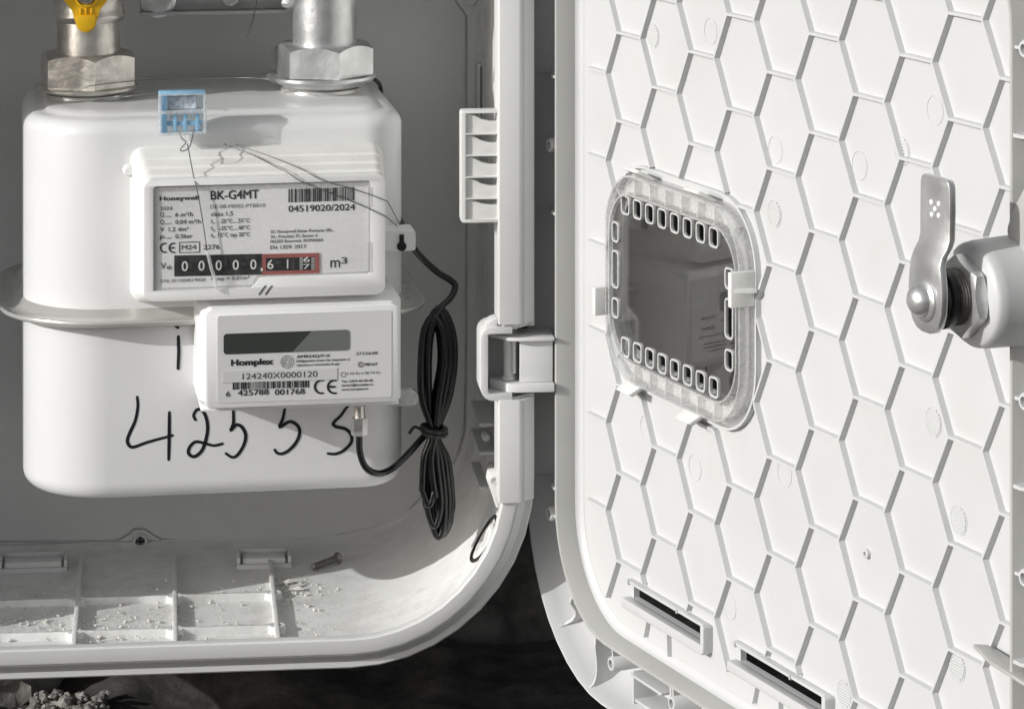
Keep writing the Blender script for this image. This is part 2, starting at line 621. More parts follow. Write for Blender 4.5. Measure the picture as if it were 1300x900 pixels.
# floor ribs and bosses (grid on the bottom)
FZ = CZ0 + .0052
def fl(u, v, z=None):
    """point of the cabinet floor under pixel u, v"""
    z = FZ if z is None else z
    ox, oy, a = FR['CAB']
    k = (CAMZ - z) * FPX / (v - VH)
    X, Y = (u - 650) / FPX * k, k
    cc, ss = math.cos(a), math.sin(a)
    dx, dy = X - ox, Y - oy
    return Vector((cc * dx + ss * dy, -ss * dx + cc * dy, z))


rx = [fl(97, 785).x, fl(222, 778).x, fl(348, 770).x]
rx = [rx[0] - 2 * (rx[1] - rx[0]), rx[0] - (rx[1] - rx[0])] + rx
ry = [fl(222, 805).y, fl(222, 763).y]
RH = .0036
for x in rx:
    MB().box(x - .0011, x + .0011, .016, .172, FZ - .002, FZ + RH).build('floor_rib', 'cab_floor', cabt, bevel=.0003)
for y in ry:
    MB().box(CX0 + .035, rx[-1], y - .0012, y + .0012, FZ - .002, FZ + RH - .0002).build('floor_rib', 'cab_floor', cabt, bevel=.0003)
    for x in rx:
        MB().lathe((x, y, FZ - .002), [(.0046, 0), (.0045, RH + .0012), (.0042, RH + .0016), (.0030, RH + .0016), (.0028, RH + .0006)], 20).build('floor_boss', 'cab_floor', cabt)
# latch pockets at the back of the floor
for (u0, u1, vv) in ((5, 78, 727), (308, 363, 722)):
    a, b = fl(u0, vv), fl(u1, vv)
    y0, zb, zt = a.y * .5 + b.y * .5, FZ - .001, FZ + .0058
    # low rim on three sides, a sloping tongue inside, dark gaps between
    MB().box(a.x - .0030, b.x + .0030, y0, y0 + .0022, zb, FZ + .0024).build('latch_pocket', 'cab', cabt, bevel=.0004)
    MB().box(a.x - .0030, a.x - .0012, y0 + .0022, y0 + .020, zb, zt).box(b.x + .0012, b.x + .0030, y0 + .0022, y0 + .020, zb, zt).box(a.x - .0012, b.x + .0012, y0 + .0175, y0 + .020, zb, zt).build('pocket_wall', 'cab', cabt, bevel=.0003)
    MB().prism([(y0 + .0034, zb), (y0 + .0034, FZ + .0012), (y0 + .0050, FZ + .0042), (y0 + .0130, FZ + .0046), (y0 + .0130, zb)], a.x + .0002, b.x - .0002, axis='x').build('latch_tongue', 'cab_floor', cabt, bevel=.0003)

# cover strips on the hinge side of the frame
cs = [(-.0090, .018), (-.0090, -.0018), (-.0084, -.0024), (.0016, -.0024), (.0022, -.0018), (.0028, -.0006), (.0042, -.0006), (.0088, .0044), (.0094, .0046), (.0094, .02)]
for z0, z1 in ((.2490, .427), (.1612, .2118)):
    MB().prism(cs, z0, z1, axis='z').build('cover_strip', 'cab', cabt, bevel=.0004)
# hinge recess: C shaped frame with a deep pocket
outer = rrect(-.0176, .012, .2116, .2478, .006, 5)
outer = [p for p in outer if p[0] < -.001] 
zl, zh = .2116, .2478
def arc(cx, cz, r, a0, a1, n=5):
    return [(cx + r * math.cos(R(a0 + (a1 - a0) * i / n)), cz + r * math.sin(R(a0 + (a1 - a0) * i / n))) for i in range(n + 1)]
cpoly = [(-.002, zh)] + arc(-.0176 + .006, zh - .006, .006, 90, 180) + arc(-.0176 + .006, zl + .006, .006, 180, 270) + [(-.002, zl)] + \
        [(-.002, zl + .0034)] + arc(-.0140 + .001, zl + .0044, .001, 270, 180, 3) + arc(-.0140 + .001, zh - .0044, .001, 180, 90, 3) + [(-.002, zh - .0034)]
MB().prism(cpoly, -.0016, .022).build('hinge_recess', 'cab', cabt, bevel=.0006)
MB().box(-.0139, -.0005, .0225, .0245, zl + .001, zh - .001).build('recess_back', 'cab', cabt)
# shoulder above the recess
sh = [(-.0088, .2474), (-.0166, .2446)] + [(-.0150 + .0066 * (1 - math.cos(R(t))), .2455 + .0072 * math.sin(R(t))) for t in (10, 30, 50, 70, 90)]
MB().prism([(-.0160, .2462), (-.0146, .2488), (-.0122, .2508), (-.0090, .2518), (-.0090, .2462)], .0005, .012).build('recess_shoulder', 'cab', cabt, bevel=.0006)

# keeper plate for the lock on the other side of the frame
MB().prism([(CX0 + .004, .346), (CX0 + .024, .346), (CX0 + .0280, .350), (CX0 + .0285, .372), (CX0 + .025, .378), (CX0 + .004, .378)], .014, .020).build('lock_keeper', 'galv_dull', cabt, bevel=.0006)

# louvre block on the hinge side
vx0, vx1, vz0, vz1 = -.0272, -.0091, .2992, .3540
MB().prism(rrect(vx0, vx1 + .0005, vz0, vz1, .0012, 3), -.0002, .010, [(lambda z0, z1: [(vx0 + .0022, z0), (vx1 - .0002, z0), (vx1 - .0002, z1), (vx0 + .0022, z1)])(vz0 + .0016 + k * .0106, vz0 + .0016 + k * .0106 + .0098) for k in range(5)]).build('louvre_frame', 'clip_white', cabt, bevel=.0004)
for k in range(5):
    z0 = vz0 + .0016 + k * .0106
    dr = .0042 if k else .0030
    # slat: lit panel with a curved upper edge, leaving a dark gap
    top = [(vx1 - .0002, z0 + .0098 - dr), (vx1 - .004, z0 + .0098 - dr), (vx1 - .008, z0 + .0098 - dr * .75), (vx1 - .0115, z0 + .0098 - dr * .3), (vx0 + .0022, z0 + .0098)]
    MB().prism([(vx0 + .0022, z0), (vx1 - .0002, z0)] + top, .0014, .004).build('slat', 'clip_white', cabt, bevel=.0002)
# slot above the louvre, right wall clips, oval cable eye
a, b = at('CAB', 610, 85, .186), at('CAB', 618, 150, .186)
MB().prism([(a.x - .0018, b.z), (b.x + .0018, b.z), (b.x + .0018, a.z + .0015), (a.x - .0018, a.z + .0015)], .186, .1995, [[(a.x, b.z + .001), (b.x, b.z + .001), (b.x, a.z), (a.x, a.z)]]).build('cable_slot', 'cab', cabt, bevel=.0003)
MB().box(a.x + .0012, b.x - .0002, .189, .199, b.z, a.z - .003).build('slot_tongue', 'cab', cabt)
c0 = at('CAB', 616, 560, .12)
MB().box(c0.x - .005, c0.x + .010, .10, .15, c0.z - .020, c0.z - .0185).box(c0.x - .005, c0.x + .010, .10, .15, c0.z - .002, c0.z - .0004).box(c0.x - .005, c0.x + .010, .10, .15, c0.z + .013, c0.z + .0146) \
    .lathe((c0.x - .001, .11, c0.z + .006), [(.0022, 0), (.0022, -.006), (.0015, -.007)], 12, 'y').lathe((c0.x + .002, .11, c0.z - .010), [(.0022, 0), (.0022, -.006), (.0015, -.007)], 12, 'y').build('wall_clip', 'cab', cabt, bevel=.0003)
c1 = at('CAB', 626, 615, .014)
MB().prism([(c1.x - .0028, c1.z + .0075), (c1.x + .003, c1.z + .0085), (c1.x + .003, c1.z - .010), (c1.x + .001, c1.z - .010), (c1.x - .0012, c1.z - .003), (c1.x - .0036, c1.z + .0035)], .008, .016).build('frame_clip', 'clip_white', cabt, bevel=.0006)
MB().lathe((c1.x - .0004, .0078, c1.z + .004), [(.0022, 0), (.0022, -.001), (.0014, -.0012), (.0012, .0006)], 14, 'y').build('clip_stud', 'clip_white', cabt)
# oval eye moulded into the corner wall (torus rings following the wall)
def corner_pt(ang, y):
    o_ = .0050
    r = CRAD - o_
    return Vector((CX1 - CRAD + r * math.cos(R(ang)), y, CZ0 + CRAD + r * math.sin(R(ang))))
for nm, ra, dy, m_, rad in (('cable_eye', 8.5, .013, 'black', .0011), ('eye_ring', 5.6, .0085, 'clip_white', .0009)):
    ring = []
    for k in range(28):
        t = 2 * math.pi * k / 28
        ring.append(corner_pt(-31 + ra * math.cos(t), .052 + dy * math.sin(t)))
    MB().tube(ring, rad, 8, closed=True).build(nm, m_, cabt)
MB().tube([corner_pt(-31 + t, .052 + .004 * math.sin(R(t * 30))) for t in (-5, -2.5, 0, 2.5, 5)], .0012, 8).build('eye_bar', 'clip_white', cabt)

# ------------------------------------------------------------------ hinge
ht = thing('door_hinge', 'CAB', (.004, 0, .2150), 'light grey plastic hinge arm joining cabinet frame and door', 'hinge')
zt, zb = .2402, .2150
HP = [(-.0060, .0045), (-.0040, .0010), (.001, -.0008), (.0190, -.0008), (.0190, .020), (-.0120, .020), (-.0120, .011)]
MB().prism(HP, zt, zt + .0018, axis='z').build('top_plate', 'cab', ht, bevel=.0004)
MB().prism(HP, zb, zb + .0042, axis='z').build('bottom_plate', 'cab', ht, bevel=.0004)
MB().lathe((-.0024, .010, zb + .0044), [(.0034, 0), (.0034, .0015), (.0028, .002), (.0028, zt - zb - .0045)], 24).build('pin', 'cab', ht)
MB().box(-.0010, .0004, .0062, .009, zb + .008, zt - .001).build('pin_rib', 'cab', ht)
MB().box(.0022, .0186, .0030, .0052, zb + .0043, zt - .0003).build('web', 'cab', ht, bevel=.0003)

# ================================================================== GAS METER
MCX, MHW, MD, MR_ = .0082, .0957, .150, .045
MZB, MZT, MFZ = .157, .3488, .2475
mt = thing('gas_meter', 'MET', (MCX, .075, MZB), 'white sheet steel gas meter with counter window and black handwritten digits', 'gas meter')


def mloop(z, ins=0.0, r=None, n=12):
    rr = [max(.004, k - ins) for k in (.022, .040, .040, .042)]
    return [Vector((p[0], p[1], z)) for p in rrect(MCX - MHW + ins, MCX + MHW - ins, ins, MD - ins, rr, n)]


def fillet(z0, r, top, n=7):
    """loops rounding a rim of radius r; top=True closes upwards at z0"""
    L = []
    for i in range(n + 1):
        a = R(90 * i / n)
        ins = r * (1 - math.cos(a)) if top else r * (1 - math.sin(a))
        z = z0 - r + r * math.sin(a) if top else z0 + r - r * math.cos(a)
        L.append((z, ins))
    return L


low_ = MB()
low_.loft([mloop(z, i) for z, i in fillet(MZB, .009, False)] + [mloop(MFZ - .004)])
m_low = low_.build('lower_case', 'meter', mt, smooth=50)
up_ = MB()
prof_u = [(MFZ + .004, 0.0)] + [(z, i) for z, i in fillet(MZT - .0022, .0078, True)][:-1]
loops = [mloop(z, i) for z, i in prof_u]
# soft bead round the top, then the flat lid
for z, i in ((MZT - .0021, .0084), (MZT - .0019, .0108), (MZT - .0008, .0122), (MZT - .0001, .0145), (MZT, .022), (MZT - .0001, .06)):
    loops.append(mloop(z, i, .045))
up_.loft(loops)
m_up = up_.build('upper_case', 'meter', mt, smooth=60)
fl_ = MB()
fl_.loft([mloop(z, -e, MR_) for z, e in ((MFZ - .0046, -.001), (MFZ - .0042, .0004), (MFZ - .0024, .0020), (MFZ - .0018, .0060), (MFZ - .0016, .0100), (MFZ - .0008, .0118), (MFZ + .0004, .0123), (MFZ + .0014, .0119), (MFZ + .0014, .0106), (MFZ + .0004, .0090), (MFZ + .0003, .0050), (MFZ + .0020, .0020), (MFZ + .0052, .0004), (MFZ + .0058, -.001))], False, False)
fl_.build('crimped_flange', 'flange', mt, smooth=60)

# threaded stubs on the lid
NXL, NXR, NY = -.0545, .0673, .070
for x in (NXL, NXR):
    st = [(.019, -.004), (.021, .0005), (.0205, .002)]
    st += [(.0188 + (.0012 if k % 2 else 0), .002 + k * .0009) for k in range(6)]
    MB().lathe((x, NY, MZT), st, 36).build('threaded_stub', 'flange', mt)

# ---- counter housing
HX0, HX1, HZ0, HZ1 = -.0297, .0884, .2643, .3236
BX0, BX1, BZ0, BZ1 = -.0350, .0915, .2560, .3335
YF = -.040


def hloop(t, y, dz=0.0, dx=0.0):
    x0 = BX0 + (HX0 - BX0) * t + dx
    x1 = BX1 + (HX1 - BX1) * t - dx
    z0 = BZ0 + (HZ0 - BZ0) * t
    z1 = BZ1 + (HZ1 - BZ1) * t + dz
    return [Vector((p[0], y, p[1])) for p in rrect(x0, x1, z0, z1, .0065 - .002 * t, 5)]


hb = MB()
steps = [(0, .004), (.10, -.006), (.13, -.0065), (.34, -.015), (.44, -.0155), (.60, -.0245), (.72, -.025), (.86, -.0325), (1.0, -.0335)]
hb.loft([hloop(t, y) for t, y in steps])
hous = hb.build('counter_housing', 'dusty', mt, bevel=.0005, smooth=30)
rec = [(-.0252, .2696), (.0222, .2696), (.0236, .2702), (.0262, .2738), (.0276, .2745), (.0800, .2745), (.0812, .2757), (.0812, .3192), (.0800, .3204), (-.0240, .3204), (-.0252, .3192)]
bz = MB().prism(rrect(HX0, HX1, HZ0, HZ1, .0045, 5), YF, -.0334, [rec])
bez = bz.build('bezel', 'housing', mt, bevel=.0008)
YL = -.0384
lab = MB().prism([(p[0] * .998, p[1]) for p in rec], YL, -.0336).build('counter_label', 'label', mt, smooth=0)
rin = [(-.0236, .2708), (.0218, .2708), (.0252, .2754), (.0802, .2757), (.0802, .3182), (-.0236, .3182)]
MB().prism([(-.0249, .2699), (.0222, .2699), (.0262, .2741), (.0276, .2748), (.0809, .2748), (.0809, .3201), (-.0249, .3201)], -.0397, -.0393).build('window_pane', 'pane', mt, bevel=.0003)
MB().prism([(-.0249, .2699), (.0222, .2699), (.0262, .2741), (.0276, .2748), (.0809, .2748), (.0809, .3201), (-.0249, .3201)], -.0392, -.0386, [rin]).build('pane_wall', 'clear', mt)
# two sealing lugs seen at the right of the window, chevron mark under it
for (u, v0, v1) in ((467, 238, 262), (467, 308, 345)):
    a, b = at('MET', u, v0, -.0396), at('MET', u + 5, v1, -.0396)
    MB().box(a.x, b.x, -.0402, -.0389, b.z, a.z).build('pane_lug', 'clear', mt)
for du in (0, 8):
    a, b = at('MET', 329 + du, 374, YF - .0002), at('MET', 337 + du, 363, YF - .0002)
    ribbon([a, (a + b) / 2, b], .0004).build('bezel_mark', 'ink_soft', mt, smooth=0)
# left hinge pip and right sealing ear
a = at('MET', 161, 216, -.004)
MB().lathe((a.x + .001, a.y, a.z), [(.0032, 0), (.003, -.003), (.002, -.004)], 16, 'y').build('pip', 'housing', mt)
ex0, ex1 = at('MET', 486, 300, -.012).x, at('MET', 529, 300, -.012).x
ez0, ez1 = at('MET', 505, 321, -.012).z, at('MET', 505, 291, -.012).z
ear = MB().prism(rrect(ex0 - .008, ex1 - .0008, ez0 + .0012, ez1 - .0008, .0011, 3), -.014, .004).build('sealing_ear', 'housing', mt, bevel=.0005)
kx = at('MET', 510, 305, -.0145).x
MB().prism(circ(kx, at('MET', 510, 313, -.0145).z, .0024, 16), -.0146, -.0139).box(kx - .0011, kx + .0011, -.0147, -.0139, at('MET', 510, 312, -.0145).z, at('MET', 510, 298, -.0145).z).build('keyhole', 'black', ear)

# ---- counter drums
YD = YL - .0003


def c4(x, y):
    return 190 + .2231 * x, 230 + .2231 * y


def quad(F, y, pts, depth=.0003, hole=None):
    P = [(at(F, u, v, y).x, at(F, u, v, y).z) for u, v in pts]
    H = [[(at(F, u, v, y).x, at(F, u, v, y).z) for u, v in hole]] if hole else []
    return MB().prism(P, y, y + depth, H)


def rect4(x0, y0, x1, y1, k=-.02):
    w = (x1 - x0)
    return [c4(x0, y1), c4(x1, y1 + k * w), c4(x1, y0 + k * w), c4(x0, y0)]


dw = quad('MET', YD, rect4(140, 424, 640, 542)).build('drum_window', 'drum', mt, smooth=0)
for x in (200, 295, 393, 490, 590):
    u, v = c4(x, 512 - (x - 200) * .025)
    text('0', 'MET', YD - .0002, dw, u - 3.8, u + 3.8, v, 13.0, 'digit', .012, 'digit')
for x in (245, 345, 443, 540):
    u, v = c4(x, 490)
    quad('MET', YD - .0001, [(u - .8, v + 9), (u + .8, v + 9), (u + .8, v - 14), (u - .8, v - 14)], .00008).build('drum_gap', 'black', dw, smooth=0)
rf = quad('MET', YD - .0002, rect4(640, 416, 966, 534), .0004, rect4(662, 438, 940, 512)).build('red_frame', 'red', mt, smooth=0)
quad('MET', YD, rect4(662, 438, 940, 512)).build('drum_window', 'drum', mt, smooth=0)
for s_, x, y in (('6', 687, 500), ('1', 785, 497)):
    u, v = c4(x, y)
    text(s_, 'MET', YD - .0002, rf, u - (3.8 if s_ == '6' else .7), u + (3.8 if s_ == '6' else .7), v, 12.0, 'digit', .012, 'digit')
u, v = c4(893, 500)
text('7', 'MET', YD - .0002, rf, u - 4, u + 4, v, 6.5, 'digit', .012, 'digit')
u, v = c4(893, 462)
text('6', 'MET', YD - .0002, rf, u - 4, u + 4, v, 7, 'digit', .012, 'digit')
for k in range(6):
    for x in (862, 928):
        u, v = c4(x, 440 + k * 12)
        quad('MET', YD - .0002, [(u - 1.8, v + .6), (u + 2.2, v + .55), (u + 2.2, v - .55), (u - 1.8, v - .5)], .0001).build('drum_tick', 'digit', rf, smooth=0)
u, v = c4(632, 505)
text(',', 'MET', YD - .0006, rf, u, u + 2.6, v, 13, 'digit', .02, 'digit')

# ---- counter lettering
YT = YL - .0002


def T(s, x0, x1, yb, h, bold=0.0, m='ink'):
    u0, v0 = c4(x0, yb)
    u1, _ = c4(x1, yb)
    text(s, 'MET', YT, lab, u0, u1, v0, h * .2231, m, bold)


T('Honeywell', 58, 278, 112, 25, .028)
T('BK-G4MT', 348, 620, 106, 52, .02)
T('DE-08-MI002-PTB010', 346, 658, 157, 22, .0, 'ink_soft')
T('2024', 60, 128, 167, 22, .005, 'ink_soft')
for i, (a_, b_, c_) in enumerate((('Q', 'max', '6 m\u00b3/h'), ('Q', 'min', '0,04 m\u00b3/h'), ('V', '', '1,2 dm\u00b3'), ('p', 'max', '0,5bar'))):
    yb = (203, 245, 287, 326)[i]
    T(a_, 60, 82, yb, 26, .008)
    if b_:
        T(b_, 86, 124, yb + 4, 13, .0, 'ink_soft')
    T(c_, 146 if i != 2 else 108, (245, 290, 220, 243)[i], yb, 25, .008)
T('clasa 1,5', 348, 473, 200, 25, .006)
for i, (b_, c_) in enumerate((('m', '-25\u00b0C....55\u00b0C'), ('g', '-25\u00b0C....40\u00b0C'), ('b', '15\u00b0C tsp 20\u00b0C'))):
    yb = (240, 280, 319)[i]
    T('t', 348, 358, yb, 26, .008)
    T(b_, 360, 374, yb + 4, 12, 0, 'ink_soft')
    T(c_, 396 if i < 2 else 390, 570, yb, 24, .008)
T('M24', 182, 265, 391, 28, .004)
T('2276', 305, 398, 390, 28, .004)
T('SC Honeywell Elster Romania SRL,', 688, 1045, 297, 18, .008)
T('Str. Preciziei 3F, Sector 6', 688, 955, 325, 18, .008)
T('062203 Bucuresti, ROMANIA', 686, 988, 352, 18, .008)
T('EN 1359: 2017', 686, 890, 388, 22, .004)
T('04519020/2024', 790, 1168, 176, 38, .012)
T('m', 1028, 1083, 492, 66, .004)
T('3', 1090, 1124, 470, 38, .008)
T('V', 65, 92, 500, 36, .004)
T('tb', 96, 126, 502, 24, .008)
T('S/N: 011504519020', 60, 318, 577, 18, .002, 'ink_soft')
T('1 imp = 0,01m\u00b3', 352, 566, 566, 22, .004)
quad('MET', YT, rect4(168, 347, 285, 409), .0001, rect4(172, 351, 281, 405)).build('lettering', 'ink', lab, smooth=0)


def barcode(F, y, parent, u0, u1, vt, vb, k, seed, name='barcode', m='ink'):
    r = random.Random(seed)
    mb = MB()
    u = u0
    while u < u1 - 1:
        w = r.choice((.7, .7, 1.1, 1.6, 2.2))
        w = min(w, u1 - u)
        dv = (u - u0) * k
        P = [at(F, a, b, y) for a, b in ((u, vb + dv), (u + w, vb + dv), (u + w, vt + dv), (u, vt + dv))]
        mb.add(P, [(0, 1, 2, 3)])
        u += w + r.choice((.7, .7, 1.1, 1.6))
    return mb.build(name, m, parent, smooth=0)


u0, v0 = c4(790, 45)
u1, v1 = c4(1170, 122)
barcode('MET', YT, lab, u0, u1, v0, v1, -.03, 11)


def ce_mark(F, y, parent, u, v, h, w, lw):
    """CE as two arcs, left end at u, centre row v, height h px"""
    mb = MB()
    for cx, bar in ((u + h * .5, False), (u + h * .5 + w, True)):
        pts = []
        for i in range(15):
            a = R(75 + 210 * i / 14)
            pts.append(at(F, cx + h * .5 * math.cos(a), v - h * .5 * math.sin(a), y))
        k = ribbon(pts, lw)
        mb.add(k.v, k.f)
        if bar:
            k = ribbon([at(F, cx - h * .48, v, y - .00004), at(F, cx - h * .2, v, y - .00004), at(F, cx + h * .05, v, y - .00004)], lw)
            mb.add(k.v, k.f)
    return mb.build('certification_mark', 'ink', parent, smooth=0)


u, v = c4(62, 380)
ce_mark('MET', YT, lab, u, v, 11.5, 11.0, .00042)

# ---- handwriting on the lower case
def wr(ox, oy, pts, n=5):
    return smooth_path([at('MET', ox + .1555 * x, oy + .1555 * y, -.00015) for x, y in pts], n)


strokes = [
    wr(150, 490, [(155, 90), (160, 170), (140, 280), (100, 370), (75, 440), (90, 485), (130, 497), (250, 455), (445, 403)]),
    wr(150, 490, [(418, 215), (416, 400), (412, 600)]),
    wr(150, 490, [(630, 275), (615, 240), (640, 195), (680, 195), (715, 250), (730, 340), (715, 440), (680, 530), (620, 575), (575, 550), (582, 500), (630, 455), (700, 465), (780, 485), (850, 470)]),
    wr(150, 490, [(945, 160), (940, 210), (940, 300), (918, 362), (962, 316), (1010, 335), (1040, 400), (1025, 480), (975, 560), (930, 580), (880, 550)]),
    wr(330, 490, [(206, 150), (200, 200), (185, 270), (160, 335), (240, 290), (300, 315), (325, 370), (300, 450), (240, 520), (180, 552), (140, 545), (120, 520)]),
    wr(330, 490, [(730, 150), (695, 190), (660, 240), (600, 300), (620, 330), (700, 350), (745, 400), (745, 460), (690, 520), (620, 552), (555, 550)]),
    [at('MET', 222, 413, -.00015), at('MET', 224.5, 414.5, -.00015), at('MET', 226, 416, -.00015)],
    [at('MET', 226.5, 427, -.00015), at('MET', 227, 447, -.00015), at('MET', 226, 468, -.00015)],
]
for k, st in enumerate(strokes):
    for i, p in enumerate(st):
        p.y -= k * .00003
    ribbon(st, .00085).build('pen_stroke', 'marker', m_low, smooth=0)

# ================================================================== RADIO MODULE
at_ = thing('radio_module', 'MET', (.048, -.02, .2100), 'white meter reading radio module with grey display strip below the counter', 'radio module')
AX0, AX1, AZ0, AZ1 = .0002, .0950, .2112, .2590
ab = MB()


def aloop(y, e, cz=0.0, ch=.0035):
    x0, x1, z0, z1 = AX0 - e * .6, AX1 + e * .4, AZ0 - e * .2, AZ1 + e * .8
    c_ = ch
    return [Vector((p[0], y, p[1])) for p in ((x0 + c_, z0), (x1 - c_ * .3, z0), (x1, z0 + c_ * .3), (x1, z1 - c_), (x1 - c_, z1), (x0 + c_, z1), (x0, z1 - c_), (x0, z0 + c_))]


ab.loft([aloop(.0005, .0058), aloop(-.030, .0056), aloop(-.0305, .0056), aloop(-.0385, .0006), aloop(-.0400, 0.0, ch=.0016)])
amr = ab.build('case', 'amr', at_, bevel=.0007)
MB().box(AX0 - .002, AX1 + .001, -.0340, .000, AZ0 - .0028, AZ0 - .0012).build('lower_lip', 'amr', at_, bevel=.0006)
lx0, lx1 = at('MET', 276, 450, -.0402).x, at('MET', 497, 450, -.0402).x
lz0, lz1 = at('MET', 276, 512, -.0402).z, at('MET', 276, 401, -.0402).z
al = MB().prism(rrect(lx0, lx1, lz0, lz1, .0012, 3), -.0403, -.0398).build('front_label', 'amr_label', at_, smooth=0)
tx0, tx1 = at('MET', 500, 505, -.012).x, at('MET', 531, 505, -.012).x
tz0, tz1 = at('MET', 500, 514, -.012).z, at('MET', 500, 494, -.012).z
MB().prism([(tx0 - .002, tz0)] + [(tx1 - .002, tz0), (tx1, tz0 + .002), (tx1 - .0005, tz1 - .002), (tx1 - .003, tz1), (tx0 - .002, tz1)], -.016, -.006).build('fixing_tab', 'clear', at_, bevel=.0006)
# cable gland
gc = at('MET', 456, 520, -.020)
MB().lathe((gc.x, gc.y, gc.z - .004), [(.0028, .006), (.0028, .0005), (.0030, 0)], 20).build('gland_thread', 'nickel', at_)
MB().hexnut((gc.x, gc.y, gc.z - .0125), .0036, .0085, .0022, rot=.3, both=True).build('gland_nut', 'chrome', at_)

YA = -.0405


def c5(x, y):
    return 240 + .2308 * x, 370 + .2308 * y


def TA(s, x0, x1, yb, h, bold=0.0, m='ink'):
    u0, v0 = c5(x0, yb)
    u1, _ = c5(x1, yb)
    text(s, 'MET', YA, al, u0, u1, v0, h * .2308, m, bold)


def rectA(x0, y0, x1, y1, k=-.028):
    w = x1 - x0
    return [c5(x0, y1), c5(x1, y1 + k * w), c5(x1, y0 + k * w), c5(x0, y0)]


a, b = at('MET', *c5(190, 347), YA), at('MET', *c5(882, 213), YA)
dm = MB().prism(rrect(a.x, b.x, a.z, at('MET', *c5(190, 234), YA).z, .0016, 4), YA, YA + .0003).build('display_strip', 'lcd_dark', at_, smooth=0)
zt_, zb_ = at('MET', *c5(190, 234), YA).z, a.z
xa, xb_ = at('MET', *c5(676, 220), YA).x, at('MET', *c5(568, 330), YA).x
MB().prism([(xb_, zb_)] + [(b.x - .0016, zb_)] + arc(b.x - .0016, zb_ + .0016, .0016, 270, 360, 4) + arc(b.x - .0016, zt_ - .0016, .0016, 0, 90, 4) + [(xa, zt_)], YA - .0001, YA + .0002).build('display_field', 'lcd_light', dm, smooth=0)
TA('Homplex', 233, 460, 408, 34, .045)
TA('AMR24Q/7-X', 592, 775, 366, 16, .02)
TA('Echipament smart de masurare si', 592, 882, 389, 14, .015)
TA('raportare a consumului de gaz', 592, 828, 411, 13, .015)
TA('3715648', 918, 1036, 350, 17, .012, 'ink_soft')
TA('MID-IoT', 966, 1036, 408, 15, .03)
TA('II 3G Ex ic IIB T4 Gc', 868, 1052, 458, 14, .004, 'ink_soft')
TA('Tel.: 0374-40-40-40', 838, 1010, 501, 13, .02)
TA('vanzari@homplex.ro', 838, 1012, 522, 13, .02)
TA('www.homplex.ro', 838, 985, 545, 13, .02)
stq = MB().prism([(p.x, p.z) for p in [at('MET', *c, YA) for c in rectA(184, 438, 815, 502)]], YA - .0001, YA + .0002).build('number_sticker', 'sticker', at_, smooth=0)
u0, v0 = c5(294, 484)
u1, _ = c5(706, 484)
text('124240X0000120', 'MET', YA - .0002, stq, u0, u1, v0, 34 * .2308, 'ink_soft', .004)
u0, v0 = c5(240, 500)
u1, v1 = c5(660, 540)
barcode('MET', YA, al, u0, u1, v0, v1, -.03, 5)
TA('6', 203, 226, 578, 30, .01)
TA('425788', 268, 438, 573, 32, .012)
TA('001768', 472, 636, 569, 32, .012)
u, v = c5(692, 524)
ce_mark('MET', YA, al, u, v, 16.5, 16.5, .00055)
# round emblems
for (x, y, rr_, nr) in ((540, 388, 8.0, 3), (849, 457, 3.0, 1), (945, 402, 3.4, 2)):
    mbk = MB()
    u, v = c5(x, y)
    for q in range(nr):
        rad = rr_ * (q + 1) / nr
        k = ribbon([at('MET', u + rad * math.cos(t * math.pi / 10), v + rad * math.sin(t * math.pi / 10), YA - .00002 * q) for t in range(21)], .00016)
        mbk.add(k.v, k.f)
    k = len(mbk.v)
    mbk.build('emblem', 'ink_soft', al, smooth=0)

# ================================================================== LEFT VALVE, RIGHT PIPE, BRACKET
lv = thing('gas_valve', 'MET', (NXL, NY, MZT + .004), 'nickel plated gas valve with yellow handle on the left meter connection', 'valve')
zw = MZT + .0035
zN = zw + .0030
MB().lathe((NXL, NY, zw), [(.012, 0), (.0240, 0), (.0262, .0006), (.0268, .0012), (.0268, .0024), (.0258, .0030), (.0215, .0031), (.015, .0034)], 48).build('washer', 'nickel', lv)
MB().hexnut((NXL + .0005, NY, zN), .0224, .0166, .0165, rot=R(7), chamfer=.7).build('union_nut', 'nickel', lv)
MB().lathe((NXL + .001, NY, zN + .005), [(.0162, 0), (.0162, .0295), (.0160, .0300)], 48).build('tail_tube', 'nickel', lv)
MB().lathe((NXL + .001, NY, zN + .0322), [(.015, 0), (.0180, .001), (.0190, .003), (.0190, .0045), (.0180, .006), (.0180, .012), (.0195, .016), (.0205, .03), (.0195, .045), (.017, .055)], 48).build('valve_body', 'nickel', lv)
# yellow handle: hub, tab pointing down, round screw
hc = at('MET', 109, -4, NY - .026)
hx, hz = hc.x, hc.z
hy = NY - .026
hp = arc(hx, hz + .002, .0122, -38, 218, 18)
hp = [(hx + .0082, hz - .0085)] + hp + [(hx - .0082, hz - .0085)]
tabp = [(hx - .0055, hz - .0125)] + arc(hx, hz - .0128, .0052, 180, 360, 8) + [(hx + .0055, hz - .0125), (hx + .0072, hz - .0065), (hx + .0130, hz + .001), (hx + .0140, hz + .012), (hx - .0140, hz + .012), (hx - .0130, hz + .001), (hx - .0072, hz - .0065)]
hd = MB().prism(tabp, hy - .0035, hy + .0015).build('handle', 'yellow', lv, bevel=.0012)
MB().prism(arc(hx, hz - .012, .0050, 180, 360, 8) + [(hx + .0048, hz - .0095), (hx - .0048, hz - .0095)], hy - .0055, hy - .003).build('handle_lip', 'yellow', hd, bevel=.0009)
for k, s_ in enumerate((-.0028, 0, .0028)):
    MB().box(hx + s_ - .0005, hx + s_ + .0005, hy - .0042, hy - .0030, hz - .0085, hz - .0055).build('handle_rib', 'yellow', hd, bevel=.0003)
